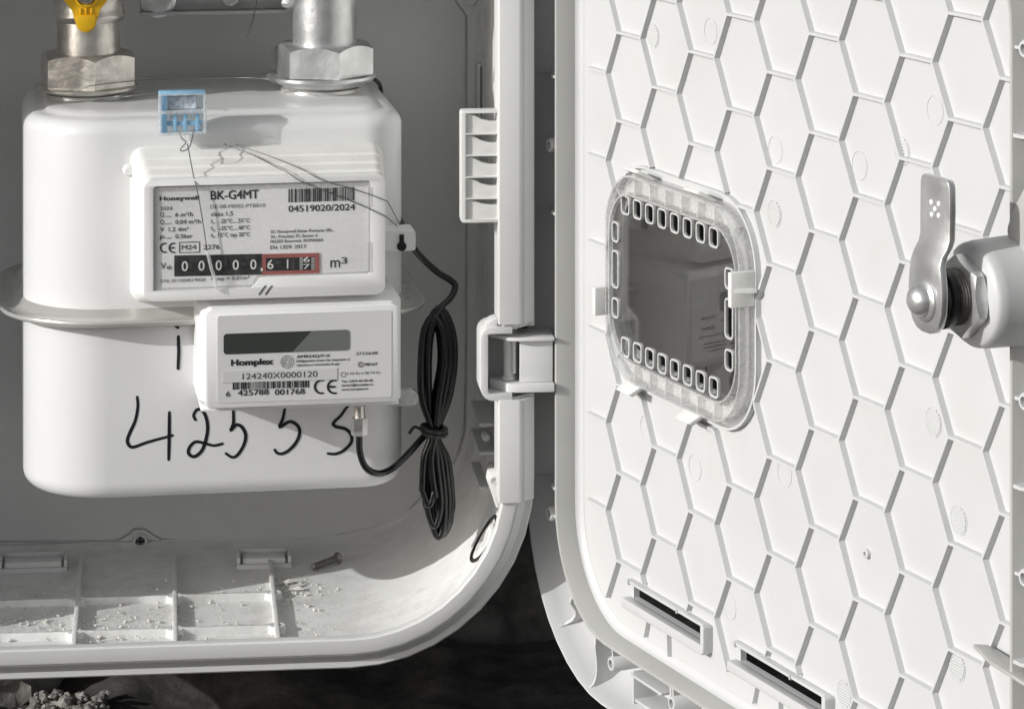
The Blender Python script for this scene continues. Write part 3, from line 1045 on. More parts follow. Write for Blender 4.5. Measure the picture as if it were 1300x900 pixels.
MB().lathe((hx, hy - .003, hz + .0008), [(.0062, .002), (.0062, -.0012), (.0052, -.0018), (.0045, -.0004)], 28, 'y').build('screw_rim', 'yellow', hd)
MB().lathe((hx, hy - .004, hz + .0008), [(.0044, .002), (.0042, -.0010), (.0030, -.0020), (.0012, -.0022)], 24, 'y').build('handle_screw', 'screw_steel', hd)
MB().lathe((hx, hy, hz + .001), [(.006, 0), (.006, .026)], 24, 'y').build('stem', 'nickel', lv)

rp = thing('outlet_pipe', 'MET', (NXR, NY, MZT + .004), 'galvanised outlet pipe with large hexagonal nut on the right meter connection', 'pipe')
MB().lathe((NXR + .0005, NY, zw), [(.012, 0), (.0215, 0), (.0222, .0016), (.0270, .0024), (.0286, .0040), (.0286, .0054), (.0276, .0058), (.0250, .0050), (.015, .0062)], 48).build('washer', 'galv', rp)
MB().hexnut((NXR + .0018, NY, zw + .0056), .0228, .0162, .0170, rot=R(12), chamfer=.75).build('union_nut', 'galv', rp)
MB().lathe((NXR + .0022, NY, zw + .010), [(.0168, 0), (.0168, .145)], 56).build('pipe', 'galv', rp)

br = thing('mounting_bracket', 'MET', (.012, NY, .395), 'grey galvanised bracket plate with two bolts between valve and pipe', 'bracket')
by = NY + .012
b0, b1 = at('MET', 178, 16, by), at('MET', 364, 6, by)
MB().box(b0.x, b1.x, by, by + .003, b0.z + .0006, b0.z + .06).box(b0.x, b1.x, by - .006, by + .003, b0.z - .0012, b0.z + .0005).build('plate', 'galv_dull', br, bevel=.0003)
for (u, v, rr_) in ((201, 1, .0088), (293, -2, .0046)):
    c = at('MET', u, v, by - .002)
    MB().lathe((c.x, by, c.z), [(rr_ * 1.05, 0), (rr_ * 1.05, -.0012), (rr_ * .98, -.0016), (rr_ * .5, -.0016)], 28, 'y').build('bolt_washer', 'galv', br)
    MB().hexnut((c.x, by - .0014, c.z), rr_ * .72, .004, rr_ * .3, axis='y').build('bolt', 'chrome', br)
bar = [at('MET', 362, 4, NY - .030), at('MET', 372, 2, NY - .034), at('MET', 376, -26, NY - .034), at('MET', 378, -60, NY - .034)]

MB().tube(smooth_path(bar, 4), .0028, 8).build('shadow_rod', 'galv_dull', br)  # rod added to cast a shadow band on the outlet pipe

# ================================================================== SEAL AND SEAL WIRES
sl = thing('lead_seal', 'MET', (-.0096, -.010, .338), 'small blue and clear plastic tamper seal above the counter', 'seal')
s0, s1 = at('MET', 201, 172, -.012), at('MET', 262, 115, -.012)
MB().prism(rrect(s0.x, s1.x, s0.z, s1.z - .0012, .0012, 3), -.014, -.006, [rrect(s0.x + .0014, s1.x - .0014, s0.z + .0012, s0.z + .0105, .0006, 2), rrect(s0.x + .0014, s1.x - .0014, s0.z + .0122, s1.z - .0022, .0006, 2)]).build('clear_body', 'seal_clear', sl, bevel=.0004)
MB().box(s0.x + .0012, s1.x - .0012, -.0062, -.0054, s0.z + .001, s1.z - .002).build('back_film', 'seal_clear', sl)
MB().box(s0.x + .0002, s1.x - .0004, -.0132, -.0068, s1.z - .0020, s1.z).build('blue_cap', 'blue', sl, bevel=.0007)
MB().box(s0.x + .0018, s0.x + .0044, -.0125, -.0070, s0.z + .001, s0.z + .0200).build('blue_leg', 'blue', sl, bevel=.0004)
for k in (.0075, .0125, .0185):
    MB().box(s0.x + k, s0.x + k + .0018, -.0120, -.0075, s0.z + .0018, s0.z + .0102).build('blue_tooth', 'blue', sl, bevel=.0003)
MB().box(s0.x + .0045, s1.x - .0020, -.0112, -.0100, s0.z + .0045, s0.z + .0065).build('blue_bar', 'blue', sl, bevel=.0002)
MB().box(s0.x + .0050, s1.x - .0050, -.0100, -.0085, s0.z + .0125, s1.z - .003).build('printed_insert', 'seal_print', sl)


def wire(name, F, pts, r, label, m='wire', cat='wire', n=6, group=None):
    P = smooth_path([at(F, u, v, y) for u, v, y in pts], n)
    o_ = MB().tube(P, r, 6)
    t_ = thing(name, F, tuple(P[0]), label, cat, group)
    o_.build('strand', m, t_, smooth=80)
    return t_


wire('wire_or_shadow_line', 'MET', [(227, 168, -.0150), (231, 176, -.0165), (236, 181, -.018), (229, 190, -.030), (233, 192, -.031), (241, 186, -.030), (246, 167, -.0155)], .00028, 'thin wire looped under the blue seal', group='seal wires')
wire('wire_or_shadow_line', 'MET', [(238, 183, -.020), (246, 225, -.0385), (252, 250, -.0412), (258, 285, -.0412), (263, 318, -.0412)], .00028, 'thin wire running from the seal down over the counter window', group='seal wires')
pt = thing('seal_tag', 'MET', tuple(at('MET', 275, 368, -.0415)), 'short clear plastic tube on the wire crossing the counter digits', 'tube')
MB().tube([at('MET', 263, 318, -.0415), at('MET', 268, 340, -.0415), at('MET', 273, 355, -.0415), at('MET', 275, 369, -.0415)], .00085, 8).build('tube', 'clear', pt)
wire('wire_or_shadow_line', 'MET', [(285, 183, -.004), (292, 186.5, -.006), (321, 197, -.0165), (350, 212, -.0345), (368, 221, -.0412), (386, 232, -.0412), (452, 258, -.0410), (487, 274, -.0410), (492, 277, -.038), (505, 288, -.012)], .00026, 'lower of two thin strands standing in for shadow lines slanting across the counter to the ear', group='seal wires')  # solid strand laid where a wire's shadow falls
wire('wire_or_shadow_line', 'MET', [(300, 183, -.004), (306, 186, -.0055), (346, 200, -.020), (378, 213, -.0345), (394, 221, -.0412), (415, 231, -.0412), (452, 241, -.0410), (487, 254, -.0410), (493, 258, -.038), (508, 286, -.010)], .00026, 'upper of two thin strands standing in for shadow lines slanting across the counter to the ear', group='seal wires')  # likewise a shadow line built as a solid strand
wire('wire_or_shadow_line', 'MET', [(96, 117, .042), (112, 110, .0395), (125, 108, .041), (172, 103, .055), (220, 101, .060), (300, 99, .055), (340, 101, .042), (352, 106, .041)], .00028, 'thin wire stretched between the two union nuts above the meter', group='seal wires')
wire('wire_or_shadow_line', 'MET', [(120, 128, .030), (160, 123, .030), (205, 117, .010), (215, 116, .002)], .00026, 'short thin wire from the left nut to the blue seal', group='seal wires')
wire('wire_or_shadow_line', 'MET', [(327, -6, .055), (324, 12, .055), (319, 32, .055), (313, 48, .055)], .00028, 'loose dark wire end hanging from the bracket', 'black', group='seal wires')

# ================================================================== CABLE
ct = thing('cable_bundle', 'MET', tuple(at('MET', 558, 680, .015)), 'black signal cable coiled and tied beside the meter', 'cable')
CY = .012
path = [(456, 552, -.020), (457, 575, -.020), (465, 594, -.018), (481, 601, -.014), (500, 593, -.004), (520, 574, .002), (536, 556, .006), (546, 548, CY - .006)]
RC = .0017


def strand(pts, nm='strand', r=RC):
    P = smooth_path([at('MET', u, v, y) for u, v, y in pts], 8)
    return MB().tube(P, r, 10).build(nm, 'black_cable', ct, smooth=80)


strand(path, 'lead')
strand([(522, 312, -.004), (536, 328, .002), (556, 346, .008), (572, 356, .012), (578, 364, .012), (572, 378, .008), (560, 390, .003), (552, 404, .000), (545, 430, .000), (543, 470, .001), (545, 520, .003), (548, 548, .003)], 'lead')
strand([(474, 100, .10), (482, 108, .115), (484, 125, .125), (484, 160, .125), (484, 200, .125), (488, 235, .11), (500, 262, .06), (509, 280, .02), (515, 298, -.002)], 'lead', .0012)
# loops of the coil: each a long flattened ring pinched at the tie
lp = [  # upper half left/right u, top v ; lower half left/right u, bottom v, depth
    (533, 566, 402, 533, 552, 642, .000), (537, 572, 394, 541, 560, 668, .003), (540, 578, 390, 547, 566, 682, .007), (532, 560, 410, 552, 572, 676, .010),
    (536, 576, 398, 556, 577, 668, .014), (544, 581, 394, 545, 575, 680, .017), (534, 569, 406, 538, 568, 660, .021)]
for k, (a0, a1, tv, c0_, c1_, bv, y) in enumerate(lp):
    w = 2.2 * (k - 3) / 3
    pts = [(549 + w, 548, y), (a0, 505, y), (a0 - 1, 455, y), (a0 + 4, 418, y), ((a0 + a1) / 2, tv, y), (a1 - 3, 420, y), (a1, 460, y), (a1 - 8, 505, y), (554 + w, 550, y),
           (c1_ - 6, 585, y), (c1_, 630, y), (c1_ - 1, bv - 18, y), ((c0_ + c1_) / 2 + 1, bv, y), (c0_ + 1, bv - 18, y), (c0_, 620, y), (c0_ + 3, 580, y)]
    pts = [(554 + (u - 554) * .86, v, yy) for u, v, yy in pts]
    P = smooth_path([at('MET', u, v, yy) for u, v, yy in pts], 6, closed=True)
    MB().tube(P, RC, 10, closed=True).build('strand', 'black_cable', ct, smooth=80)
tp = [at('MET', u, v, y) for u, v, y in ((536, 546, .004), (545, 553, -.006), (560, 554, -.006), (566, 551, .008), (562, 547, .026), (545, 544, .026))]
MB().tube(smooth_path(tp, 5, True), .0012, 8, closed=True).tube(smooth_path([p + Vector((0, 0, .0022)) for p in tp], 5, True), .0012, 8, closed=True).tube(smooth_path([tp[0], tp[0] + Vector((-.004, -.001, .002)), tp[0] + Vector((-.007, -.002, -.001))], 4), .0008, 6).build('tie', 'black', ct)

# ================================================================== DOOR
DX0, DX1, DZ0, DZ1, DRAD = -.0100, .3906, .1058, .492, .054
S_, Z_ = .0245, .397
PY = .0028                                            # panel face; rib tops at 0
dt = thing('cabinet_door', 'DOOR', (.19, 0, .08), 'open light grey plastic cabinet door with honeycomb ribs, window and cam lock', 'door')


def dloop(o_, y, n=10):
    return [Vector((p[0], y, p[1])) for p in rrect(DX0 + o_, DX1 - o_, DZ0 + o_, DZ1 - o_, DRAD - o_, n)]


# openings
WX0, WX1, WZ0, WZ1, WR = .0362, .1700, .2340, .3325, .028
wopen = rrect(WX0 + .0030, WX1 - .0058, WZ0 + .0096, WZ1 - .0102, .020, 6)
slots = [(.0515, .1258, .1322, .1338), (.1568, .2350, .1330, .1346)]
SL = [(.0500, .1262, .1276, .1352), (.1552, .2352, .1282, .1358)]
sopen = [[(a, c), (b, c), (b, d), (a, d)] for a, b, c, d in SL]
po = [(p.x, p.z) for p in dloop(.0005, 0)]
panel = MB().prism(po, PY, PY + .003, [wopen] + sopen).build('panel', 'door', dt, smooth=30)
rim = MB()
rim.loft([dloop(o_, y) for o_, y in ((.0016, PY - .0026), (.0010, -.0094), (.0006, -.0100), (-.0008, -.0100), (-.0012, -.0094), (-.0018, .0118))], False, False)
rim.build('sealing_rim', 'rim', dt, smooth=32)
rf_ = MB()
rf_.loft([dloop(o_, y) for o_, y in ((.0060, PY - .0001), (.0044, PY - .0003), (.0030, PY - .0009), (.0021, PY - .0018), (.0015, PY - .0030))], False, False)
rf_.build('rim_fillet', 'door', dt, smooth=60)
edge_ = MB()
edge_.loft([dloop(-d, y) for d, y in ((.0012, .0110), (.008, .0120), (.014, .0108), (.0195, .0070), (.0240, .0010), (.0266, -.0058), (.0276, -.0112), (.0280, -.0118), (.0290, -.0118), (.0294, -.0112), (.0286, -.004), (.0262, .0030), (.0215, .0092), (.0150, .0134), (.008, .0148), (-.004, .0148), (-.004, .0068))], False, False)
edge_.build('outer_shell', 'door', dt, smooth=50)
# ---- honeycomb ribs
def rib_mesh(mb, a, b, w0=.00082, w1=.00062, full=(True, True)):
    """mitred rib from a to b (x, z), so that three ribs meet without overlap"""
    A_, B_ = Vector((a[0], a[1])), Vector((b[0], b[1]))
    t = (B_ - A_).normalized()
    n = Vector((-t.y, t.x))
    L0, L1 = [], []
    for w, L, y in ((w0, L0, PY + .0002), (w1, L1, 0.0)):
        q = w / math.tan(R(60))
        pa = [A_ + t * q - n * w, A_, A_ + t * q + n * w] if full[0] else [A_ - n * w, A_ - t * .0001, A_ + n * w]
        pb = [B_ - t * q + n * w, B_, B_ - t * q - n * w] if full[1] else [B_ + n * w, B_ + t * .0001, B_ - n * w]
        for p in pa + pb:
            L.append((p.x, y, p.y))
    mb.loft([L0, L1])
    return mb


def blocked(x, z):
    if x < .0040 or x > .3868 or z < .1175 or z > .478:
        return True
    # rounded corner of the tray
    cx, cz, rr = DX0 + DRAD, DZ0 + DRAD, DRAD - .0105
    if x < cx and z < cz and (x - cx) ** 2 + (z - cz) ** 2 > rr * rr:
        return True
    # window surround
    m_ = .0042
    if WX0 - m_ < x < WX1 + m_ and WZ0 - m_ < z < WZ1 + m_:
        qx = max(0, max(WX0 + WR - x, x - WX1 + WR))
        qz = max(0, max(WZ0 + WR - z, z - WZ1 + WR))
        if not (qx > 0 and qz > 0) or qx * qx + qz * qz < (WR + m_) ** 2:
            return True
    for a, b, c, d in SL:
        if a - .0050 < x < b + .0050 and c - .0080 < z < d + .0026:
            return True
    if (x - .389) ** 2 + (z - .340) ** 2 < .0185 ** 2:
        return True
    return False


hh = S_ * 3 ** .5 / 2
edges = []
for c in range(-1, 12):
    for n in range(-14, 18):
        if (n - (c % 2 == 0)) % 2:
            continue
        L_ = (1.5 * c * S_, Z_ - n * hh)
        R2 = ((1.5 * c + 1) * S_, Z_ - n * hh)
        edges.append((L_, R2))
        edges.append((R2, ((1.5 * (c + 1)) * S_, Z_ - (n + 1) * hh)))
        edges.append((R2, ((1.5 * (c + 1)) * S_, Z_ - (n - 1) * hh)))
shared = {}
rest = MB()
NR = 0
for a, b in edges:
    N = 40
    ok = [not blocked(a[0] + (b[0] - a[0]) * i / N, a[1] + (b[1] - a[1]) * i / N) for i in range(N + 1)]
    best, cur = None, None
    for i, k in enumerate(ok):
        if k:
            cur = (cur[0], i) if cur else (i, i)
            if best is None or cur[1] - cur[0] > best[1] - best[0]:
                best = cur
        else:
            cur = None
    if not best or best[1] - best[0] < 7:
        continue
    f0, f1 = best[0] == 0, best[1] == N
    A2 = tuple(a[i] + (b[i] - a[i]) * best[0] / N for i in (0, 1))
    B2 = tuple(a[i] + (b[i] - a[i]) * best[1] / N for i in (0, 1))
    if max(A2[1], B2[1]) > .438:
        rib_mesh(rest, A2, B2, full=(f0, f1))
        continue
    kind = (round(b[0] - a[0], 4), round(b[1] - a[1], 4))
    if f0 and f1:
        if kind not in shared:
            shared[kind] = rib_mesh(MB(), (0, 0), (b[0] - a[0], b[1] - a[1])).build('rib', 'door', None, smooth=0)
            src = shared[kind]
            src.parent = panel
        else:
            src = bpy.data.objects.new('rib', shared[kind].data)
            COL.objects.link(src)
            src.parent = panel
        src.location = Vector((a[0], 0, a[1])) - BASE[dt.name]
    else:
        rib_mesh(MB(), A2, B2, full=(f0, f1)).build('rib', 'door', panel, smooth=0)
    NR += 1
rest.build('rib_field', 'door', panel, smooth=0, kind='stuff')
print('ribs', NR)
# rib ring round the window
MB().prism(rrect(WX0 - .0042, WX1 + .0042, WZ0 - .0042, WZ1 + .0042, WR + .0042, 8), 0.0, PY + .0002, [rrect(WX0 - .0030, WX1 + .0030, WZ0 - .0030, WZ1 + .0030, WR + .003, 8)]).build('window_rib', 'door', panel, smooth=40)

# ---- ejector marks
for (x, z, stripes) in ((.3172, .3984, 0), (.2583, .367, 0), (.3347, .237, 1), (.3336, .1784, 1), (.2461, .1409, 1), (.1868, .3629, 0), (.0702, .3995, 1), (.1272, .4081, 0), (.186, .3345, 1), (.292, .378, 1), (.112, .205, 0), (.195, .222, 0), (.063, .212, 0), (.145, .150, 0), (.316, .272, 1)):
    e = MB()
    e.prism(circ(x, z, .0062, 24), PY - .00022, PY + .001, [circ(x, z, .0058, 24)])
    if stripes:
        for k in range(-4, 5):
            hw = math.sqrt(max(0, .0054 ** 2 - (k * .0012) ** 2))
            e.box(x - hw, x + hw, PY - .00045, PY + .001, z + k * .0012 - .00035, z + k * .0012 + .00035)
    e.build('ejector_mark', 'door', panel, smooth=0)
MB().lathe((.2653, PY, .2055), [(.0022, .0005), (.0020, -.0016), (.0010, -.0018), (.0008, .0003)], 14, 'y').build('locating_pip', 'door', panel)

# ---- slots in the panel: raised collars
for (a, b, c, d) in SL:
    sc = MB().prism([(a - .0030, c - .0046), (b + .0006, c - .0046), (b + .0026, c - .0032), (b + .0030, c), (b + .0030, d + .0006), (b + .0022, d + .0015), (b, d + .0015), (b, c), (a - .0034, c), (a - .0038, c - .0040)], -.0024, PY + .0002).build('slot_collar', 'door', dt, bevel=.0010, seg=3)
    MB().prism([(a - .0024, d), (b - .0002, d), (b - .0002, d + .0015), (a - .0016, d + .0015), (a - .0024, d + .0008)], -.0008, PY + .0002).build('slot_lip', 'door', sc, bevel=.0005)
    for x in (a + .017, a + .037):
        MB().prism([(x, c - .0045), (x + .0014, c - .0045), (x + .0022, c - .0165), (x + .0014, c - .0165)] if x > a + .02 else [(x, c - .0045), (x + .0014, c - .0045), (x - .0022, c - .0145), (x - .0028, c - .0145)], .0004, PY + .0002).build('rib', 'door', sc, smooth=0)
    for x in (a + .0005, a + .050):
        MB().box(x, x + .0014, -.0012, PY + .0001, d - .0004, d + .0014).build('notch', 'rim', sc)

# ---- gussets and bosses in the channel round the rim
def channel_frame(s):
    """point on the rim and outward direction: s = ('L', z) ('R', z) ('B', x) or ('C', angle)"""
    k, q = s
    if k == 'L':
        return Vector((DX0 - .001, 0, q)), Vector((-1, 0, 0))
    if k == 'R':
        return Vector((DX1 + .001, 0, q)), Vector((1, 0, 0))
    if k == 'B':
        return Vector((q, 0, DZ0 - .001)), Vector((0, 0, -1))
    a = R(q)
    d = Vector((math.cos(a), 0, math.sin(a)))
    return Vector((DX0 + DRAD, 0, DZ0 + DRAD)) + d * (DRAD + .001), d


def gusset(s, h=-.0096, w=.0265, th=.0007, sag=1.0):
    p, d = channel_frame(s)
    t = Vector((-d.z, 0, d.x))
    pr = [(0.0002, h), (.0048, h + .0002 * sag), (.009, h + .0030 * sag), (.013, h + .0058 * sag), (.0175, h + .0072 * sag), (.0215, h + .0068 * sag), (.0245, h + .0040 * sag), (w, -.0104), (w, .0000), (.021, .0075), (.014, .0112), (0.0002, .0115)]
    mb = MB()
    l0 = [p + d * a + Vector((0, b, 0)) + t * th for a, b in pr]
    l1 = [p + d * a + Vector((0, b, 0)) - t * th for a, b in pr]
    return mb.loft([l0, l1]).build('gusset', 'door', dt, smooth=0)


for s in (('L', .3697), ('L', .3020), ('L', .1660), ('L', .4370), ('R', .4000), ('R', .3330), ('R', .2660), ('R', .1990), ('R', .4670), ('C', 229), ('C', 259), ('B', .150), ('B', .255), ('B', .320)):
    gusset(s, sag=.3 if s == ('C', 259) else 1.0)


def boss(s, off=.0072):
    p, d = channel_frame(s)
    c = p + d * off
    mb = MB()
    prof_ = [(.0039, .0118), (.0036, -.0090), (.0030, -.0098), (.0020, -.0098), (.0017, -.0030)]
    mb.lathe((c.x, 0, c.z), prof_, 20, 'y')
    t = Vector((-d.z, 0, d.x)) * .0006
    q0, q1 = p + d * .0002, p + d * (off - .0030)
    mb.loft([[q0 + t + Vector((0, -.0090, 0)), q0 - t + Vector((0, -.0090, 0)), q0 - t + Vector((0, .011, 0)), q0 + t + Vector((0, .011, 0))],
             [q1 + t + Vector((0, -.0086, 0)), q1 - t + Vector((0, -.0086, 0)), q1 - t + Vector((0, .011, 0)), q1 + t + Vector((0, .011, 0))]])
    return mb.build('screw_boss', 'door', dt)


for s in (('L', .3350), ('L', .1520), ('R', .4337), ('R', .3660), ('R', .2997), ('R', .2327), ('R', .165), ('B', .0500), ('B', .112), ('B', .215)):
    boss(s)
# latch ledges in the lower channel
for (x0, x1, z0, z1, y0) in ((.066, .098, .0965, .0978, -.0075), (.070, .104, .0855, .0868, -.0070), (.0655, .0672, .083, .0985, -.0062), (.1035, .1052, .083, .1045, -.0062)):
    MB().box(x0, x1, y0, .011, z0, z1).build('channel_ledge', 'door', dt, bevel=.0002)
# bent tab at the free edge
tbz = .1932
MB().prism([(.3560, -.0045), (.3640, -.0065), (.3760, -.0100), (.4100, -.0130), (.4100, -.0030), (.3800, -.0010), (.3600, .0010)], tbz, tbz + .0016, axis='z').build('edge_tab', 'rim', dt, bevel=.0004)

# ---- viewing window
wt_ = MB()
wt_.prism(rrect(WX0, WX1, WZ0, WZ1, WR, 10), -.0060, PY + .0003, [rrect(WX0 + .0011, WX1 - .0011, WZ0 + .0011, WZ1 - .0011, WR - .0011, 10)])
win = wt_.build('viewing_window', 'clear', dt, smooth=40, bevel=.0002)
IX0, IX1, IZ0, IZ1, IR = WX0 + .0018, WX1 - .0050, WZ0 + .0085, WZ1 - .0092, .022
MB().prism(rrect(IX0, IX1, IZ0, IZ1, IR, 10), -.0050, .0016, [rrect(IX0 + .0010, IX1 - .0010, IZ0 + .0010, IZ1 - .0010, IR - .0010, 10)]).build('inner_wall', 'clear', win, smooth=40)
MB().prism(rrect(WX0 + .0012, WX1 - .0012, WZ0 + .0012, WZ1 - .0012, WR - .0012, 10), -.0004, .0006, [rrect(IX0 - .0001, IX1 + .0001, IZ0 - .0001, IZ1 + .0001, IR, 10)]).build('flange_web', 'clear', win, smooth=40)
# glass with openings behind the vent loops
vents = []
nx = 8
for k in range(nx):
    x = .0500 + k * .0126
    vents.append((x, x + .0070, .3130, .3206))
    vents.append((x, x + .0070, .2452, .2528))
for z0, z1 in ((.2966, .3048), (.2745, .2910), (.2602, .2682)):
    vents.append((.1530, .1590, z0, z1))
    vents.append((.0402, .0456, z0 + .0015, z1 + .0015))
vh = [rrect(a, b, c, d, .0016, 3) for a, b, c, d in vents]
MB().prism(rrect(IX0 + .0011, IX1 - .0011, IZ0 + .0011, IZ1 - .0011, IR - .0011, 10), -.0028, -.0022, vh).build('glass', 'glass', win, smooth=0)
for a, b, c, d in vents:
    MB().prism(rrect(a - .0009, b + .0009, c - .0009, d + .0009, .0024, 4), -.0038, -.0022, [rrect(a, b, c, d, .0016, 4)]).build('vent_loop', 'loop', win, smooth=40)
# webs between outer and inner wall
for k in range(6):
    x = .0640 + k * .0158
    MB().box(x, x + .0011, -.0046, -.0004, IZ1 + .0001, WZ1 - .0012).build('web', 'clear', win)
    MB().box(x, x + .0011, -.0046, -.0004, WZ0 + .0012, IZ0 - .0001).build('web', 'clear', win)
for cx_, cz_, sx_, sz_ in ((WX0 + WR, WZ1 - WR, -1, 1), (WX1 - WR, WZ1 - WR, 1, 1), (WX0 + WR, WZ0 + WR, -1, -1), (WX1 - WR, WZ0 + WR, 1, -1)):
    d = Vector((sx_ * .7071, 0, sz_ * .7071))
    t = Vector((-d.z, 0, d.x)) * .0005
    p0, p1 = Vector((cx_, 0, cz_)) + d * .0225, Vector((cx_, 0, cz_)) + d * .0288
    MB().loft([[p0 + t + Vector((0, -.004, 0)), p0 - t + Vector((0, -.004, 0)), p0 - t + Vector((0, .0008, 0)), p0 + t + Vector((0, .0008, 0))], [p1 + t + Vector((0, -.004, 0)), p1 - t + Vector((0, -.004, 0)), p1 - t + Vector((0, .0008, 0)), p1 + t + Vector((0, .0008, 0))]]).build('web', 'clear', win)
# snap tabs
def snap(x0, x1, z0, z1, dz):
    zz = (z0 + z1) / 2
    return MB().prism([(-.0085, zz), (-.0060, z0), (-.0008, z0 if dz > 0 else z0), (-.0008, z1), (-.0060, z1)], x0, x1, axis='x')


for x in (.0640, .1240):
    MB().loft([[Vector((x, -.0030, WZ1 + .0001)), Vector((x + .016, -.0030, WZ1 + .0001)), Vector((x + .016, .0005, WZ1 + .0001)), Vector((x, .0005, WZ1 + .0001))],
               [Vector((x + .001, -.0110, WZ1 + .0040)), Vector((x + .015, -.0110, WZ1 + .0040)), Vector((x + .015, -.0090, WZ1 + .0052)), Vector((x + .001, -.0090, WZ1 + .0052))]]).build('snap_tab', 'clip_white', win, bevel=.0004)
for x in (.0540, .1140):
    MB().loft([[Vector((x, -.0030, WZ0 - .0001)), Vector((x + .016, -.0030, WZ0 - .0001)), Vector((x + .016, .0005, WZ0 - .0001)), Vector((x, .0005, WZ0 - .0001))],
               [Vector((x + .001, -.0100, WZ0 - .0040)), Vector((x + .015, -.0100, WZ0 - .0040)), Vector((x + .015, -.0075, WZ0 - .0052)), Vector((x + .001, -.0075, WZ0 - .0052))]]).build('snap_tab', 'clip_white', win, bevel=.0004)
MB().box(WX1 + .0003, WX1 + .0036, -.0122, .0000, .2915, .3072).build('snap_tab', 'clip_white', win, bevel=.0005)
MB().prism([(WX1 + .0030, -.0125), (WX1 + .0072, -.0030), (WX1 + .0072, -.0010), (WX1 + .0030, -.0010)], .2982, .2998, axis='z').build('tab_fin', 'clip_white', win)
MB().box(WX0 - .0036, WX0 - .0003, -.0110, .0000, .2610, .2745).build('snap_tab', 'clip_white', win, bevel=.0005)

# ---- cam lock (axis points out of the panel)
KX, KZ = .3890, .3400
lk = MB().lathe((KX, 0, KZ), [(.0245, .0038), (.0222, .0020), (.0210, -.0030), (.0204, -.0225), (.0199, -.0258), (.0186, -.0276), (.011, -.0282)], 48, 'y').build('lock_seat', 'door', dt, smooth=60)
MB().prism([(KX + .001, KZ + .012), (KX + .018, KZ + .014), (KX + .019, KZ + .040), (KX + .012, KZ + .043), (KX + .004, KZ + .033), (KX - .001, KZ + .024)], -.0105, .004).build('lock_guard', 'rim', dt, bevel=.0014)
MB().hexnut((KX, -.0280, KZ), .0136, .0056, .0105, axis='y', rot=R(8), both=True).build('lock_nut', 'chrome', lk)
thr = [(.0098, -.027)]
for k in range(12):
    thr.append((.0108 if k % 2 else .0100, -.0335 - k * .0006))
thr += [(.0096, -.0405), (.0096, -.0425)]
MB().lathe((KX, 0, KZ), thr, 40, 'y').build('barrel', 'screw_steel', lk)
MB().lathe((KX, 0, KZ), [(.0100, -.0385), (.0116, -.0390), (.0116, -.0412), (.0102, -.0417)], 40, 'y').build('barrel_ring', 'black', lk)
MB().lathe((KX, 0, KZ), [(.0078, -.040), (.0078, -.0450)], 32, 'y').build('spindle', 'black', lk)
# joggled cam plate, built as a bent strip
cy0, ct_ = -.0462, .0030
secs = [(-.0124, 0, .0030), (-.0114, 0, .0066), (-.0088, 0, .0096), (-.0040, 0, .0116), (.0030, 0, .0122), (.0090, 0, .0116), (.0140, .0000, .0106), (.0175, .0012, .0102), (.0205, .0032, .0104), (.0235, .0042, .0106), (.0350, .0044, .0108), (.0430, .0044, .0106), (.0452, .0044, .0098), (.0462, .0044, .0085)]
cm = MB()
cm.loft([[Vector((KX - w + .0005, cy0 - ct_ / 2 + dy, KZ + z)), Vector((KX + w, cy0 - ct_ / 2 + dy, KZ + z)), Vector((KX + w, cy0 + ct_ / 2 + dy, KZ + z)), Vector((KX - w + .0005, cy0 + ct_ / 2 + dy, KZ + z))] for z, dy, w in secs])
cmo = cm.build('cam', 'chrome', dt, bevel=.0007)
MB().lathe((KX, 0, KZ), [(.0082, -.0470), (.0082, -.0484), (.0076, -.0490), (.0062, -.0492), (.0060, -.0506), (.0050, -.0524), (.0034, -.0536), (.0014, -.0541)], 32, 'y').build('cam_bolt', 'chrome', cmo)
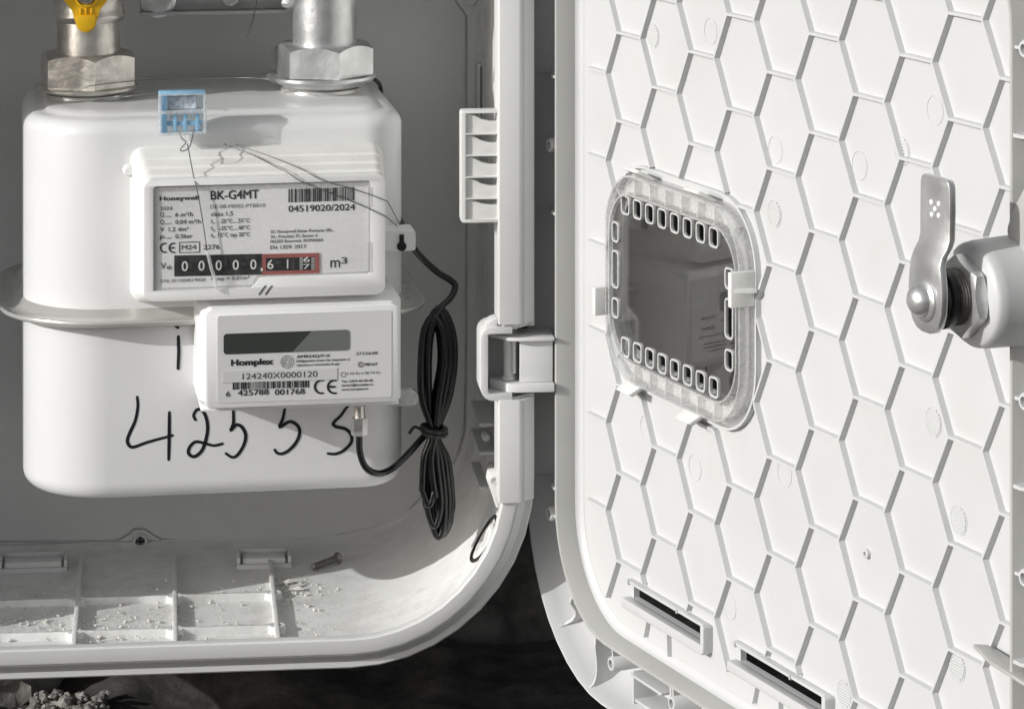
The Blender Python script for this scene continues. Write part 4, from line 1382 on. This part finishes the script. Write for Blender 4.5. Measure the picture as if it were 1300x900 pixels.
for dx, dz in ((0, 0), (-.0026, .0022), (.0026, .0024), (-.0022, -.0024), (.0026, -.0020)):
    MB().lathe((KX + .0005 + dx, cy0 + .0044 - ct_ / 2, KZ + .0340 + dz), [(.0011, .0004), (.0010, -.0003), (.0005, -.0006)], 10, 'y').build('stamp_glint', 'digit', cmo)  # embossed dots, their highlight painted in with a pale colour

# ================================================================== LITTER ON THE CABINET FLOOR
sct = thing('loose_screw', 'CAB', tuple(fl(410, 716)), 'loose dark steel screw lying at the back of the cabinet floor', 'screw')
p0, p1 = fl(396, 720, FZ + .0022), fl(428, 708, FZ + .0034)
ax = (p1 - p0).normalized()
MB().tube([p0, p0 + ax * .001, p1 - ax * .0005], [.0006, .0017, .0018], 10).build('shank', 'screw_steel', sct)
MB().tube([p1 - ax * .0012, p1 + ax * .0006, p1 + ax * .0012], [.0020, .0031, .0028], 14).build('head', 'screw_steel', sct)
cr_ = MB()
rn = random.Random(21)
for i in range(900):
    if i < 110:
        u, v = rn.gauss(362, 16), rn.gauss(746, 9)
    elif i < 420:
        u, v = rn.uniform(0, 215), rn.uniform(782, 815)
    else:
        u, v = rn.uniform(0, 430), rn.uniform(735, 812)
    p = fl(u, v, FZ + .0004)
    if p.y < .014 or p.y > .17:
        continue
    stone_mesh(cr_, p, rn.choice((.0002, .0002, .0003, .0003, .0004, .0005, .0007, .0011)), rn, 1)
for (u, v, l, a) in ((352, 742, .012, .3), (366, 748, .009, -.4), (378, 744, .007, .9), (345, 736, .006, 1.2)):
    p = fl(u, v, FZ + .0006)
    d = Vector((math.cos(a), math.sin(a), .08)) * l
    n_ = Vector((-math.sin(a), math.cos(a), 0)) * .0014
    cr_.add([p - n_, p + n_, p + d * .6 + n_ * 1.3 + Vector((0, 0, .0012)), p + d, p + d * .5 - n_ * .8], [(0, 1, 2, 3, 4)])
oc = cr_.build('debris', 'crumb', None, smooth=0, kind='stuff')
oc.location = (FR['CAB'][0], FR['CAB'][1], 0)
oc.rotation_euler = (0, 0, FR['CAB'][2])
oc['label'] = 'pale plastic crumbs and grit scattered on the cabinet floor'
oc['category'] = 'debris'
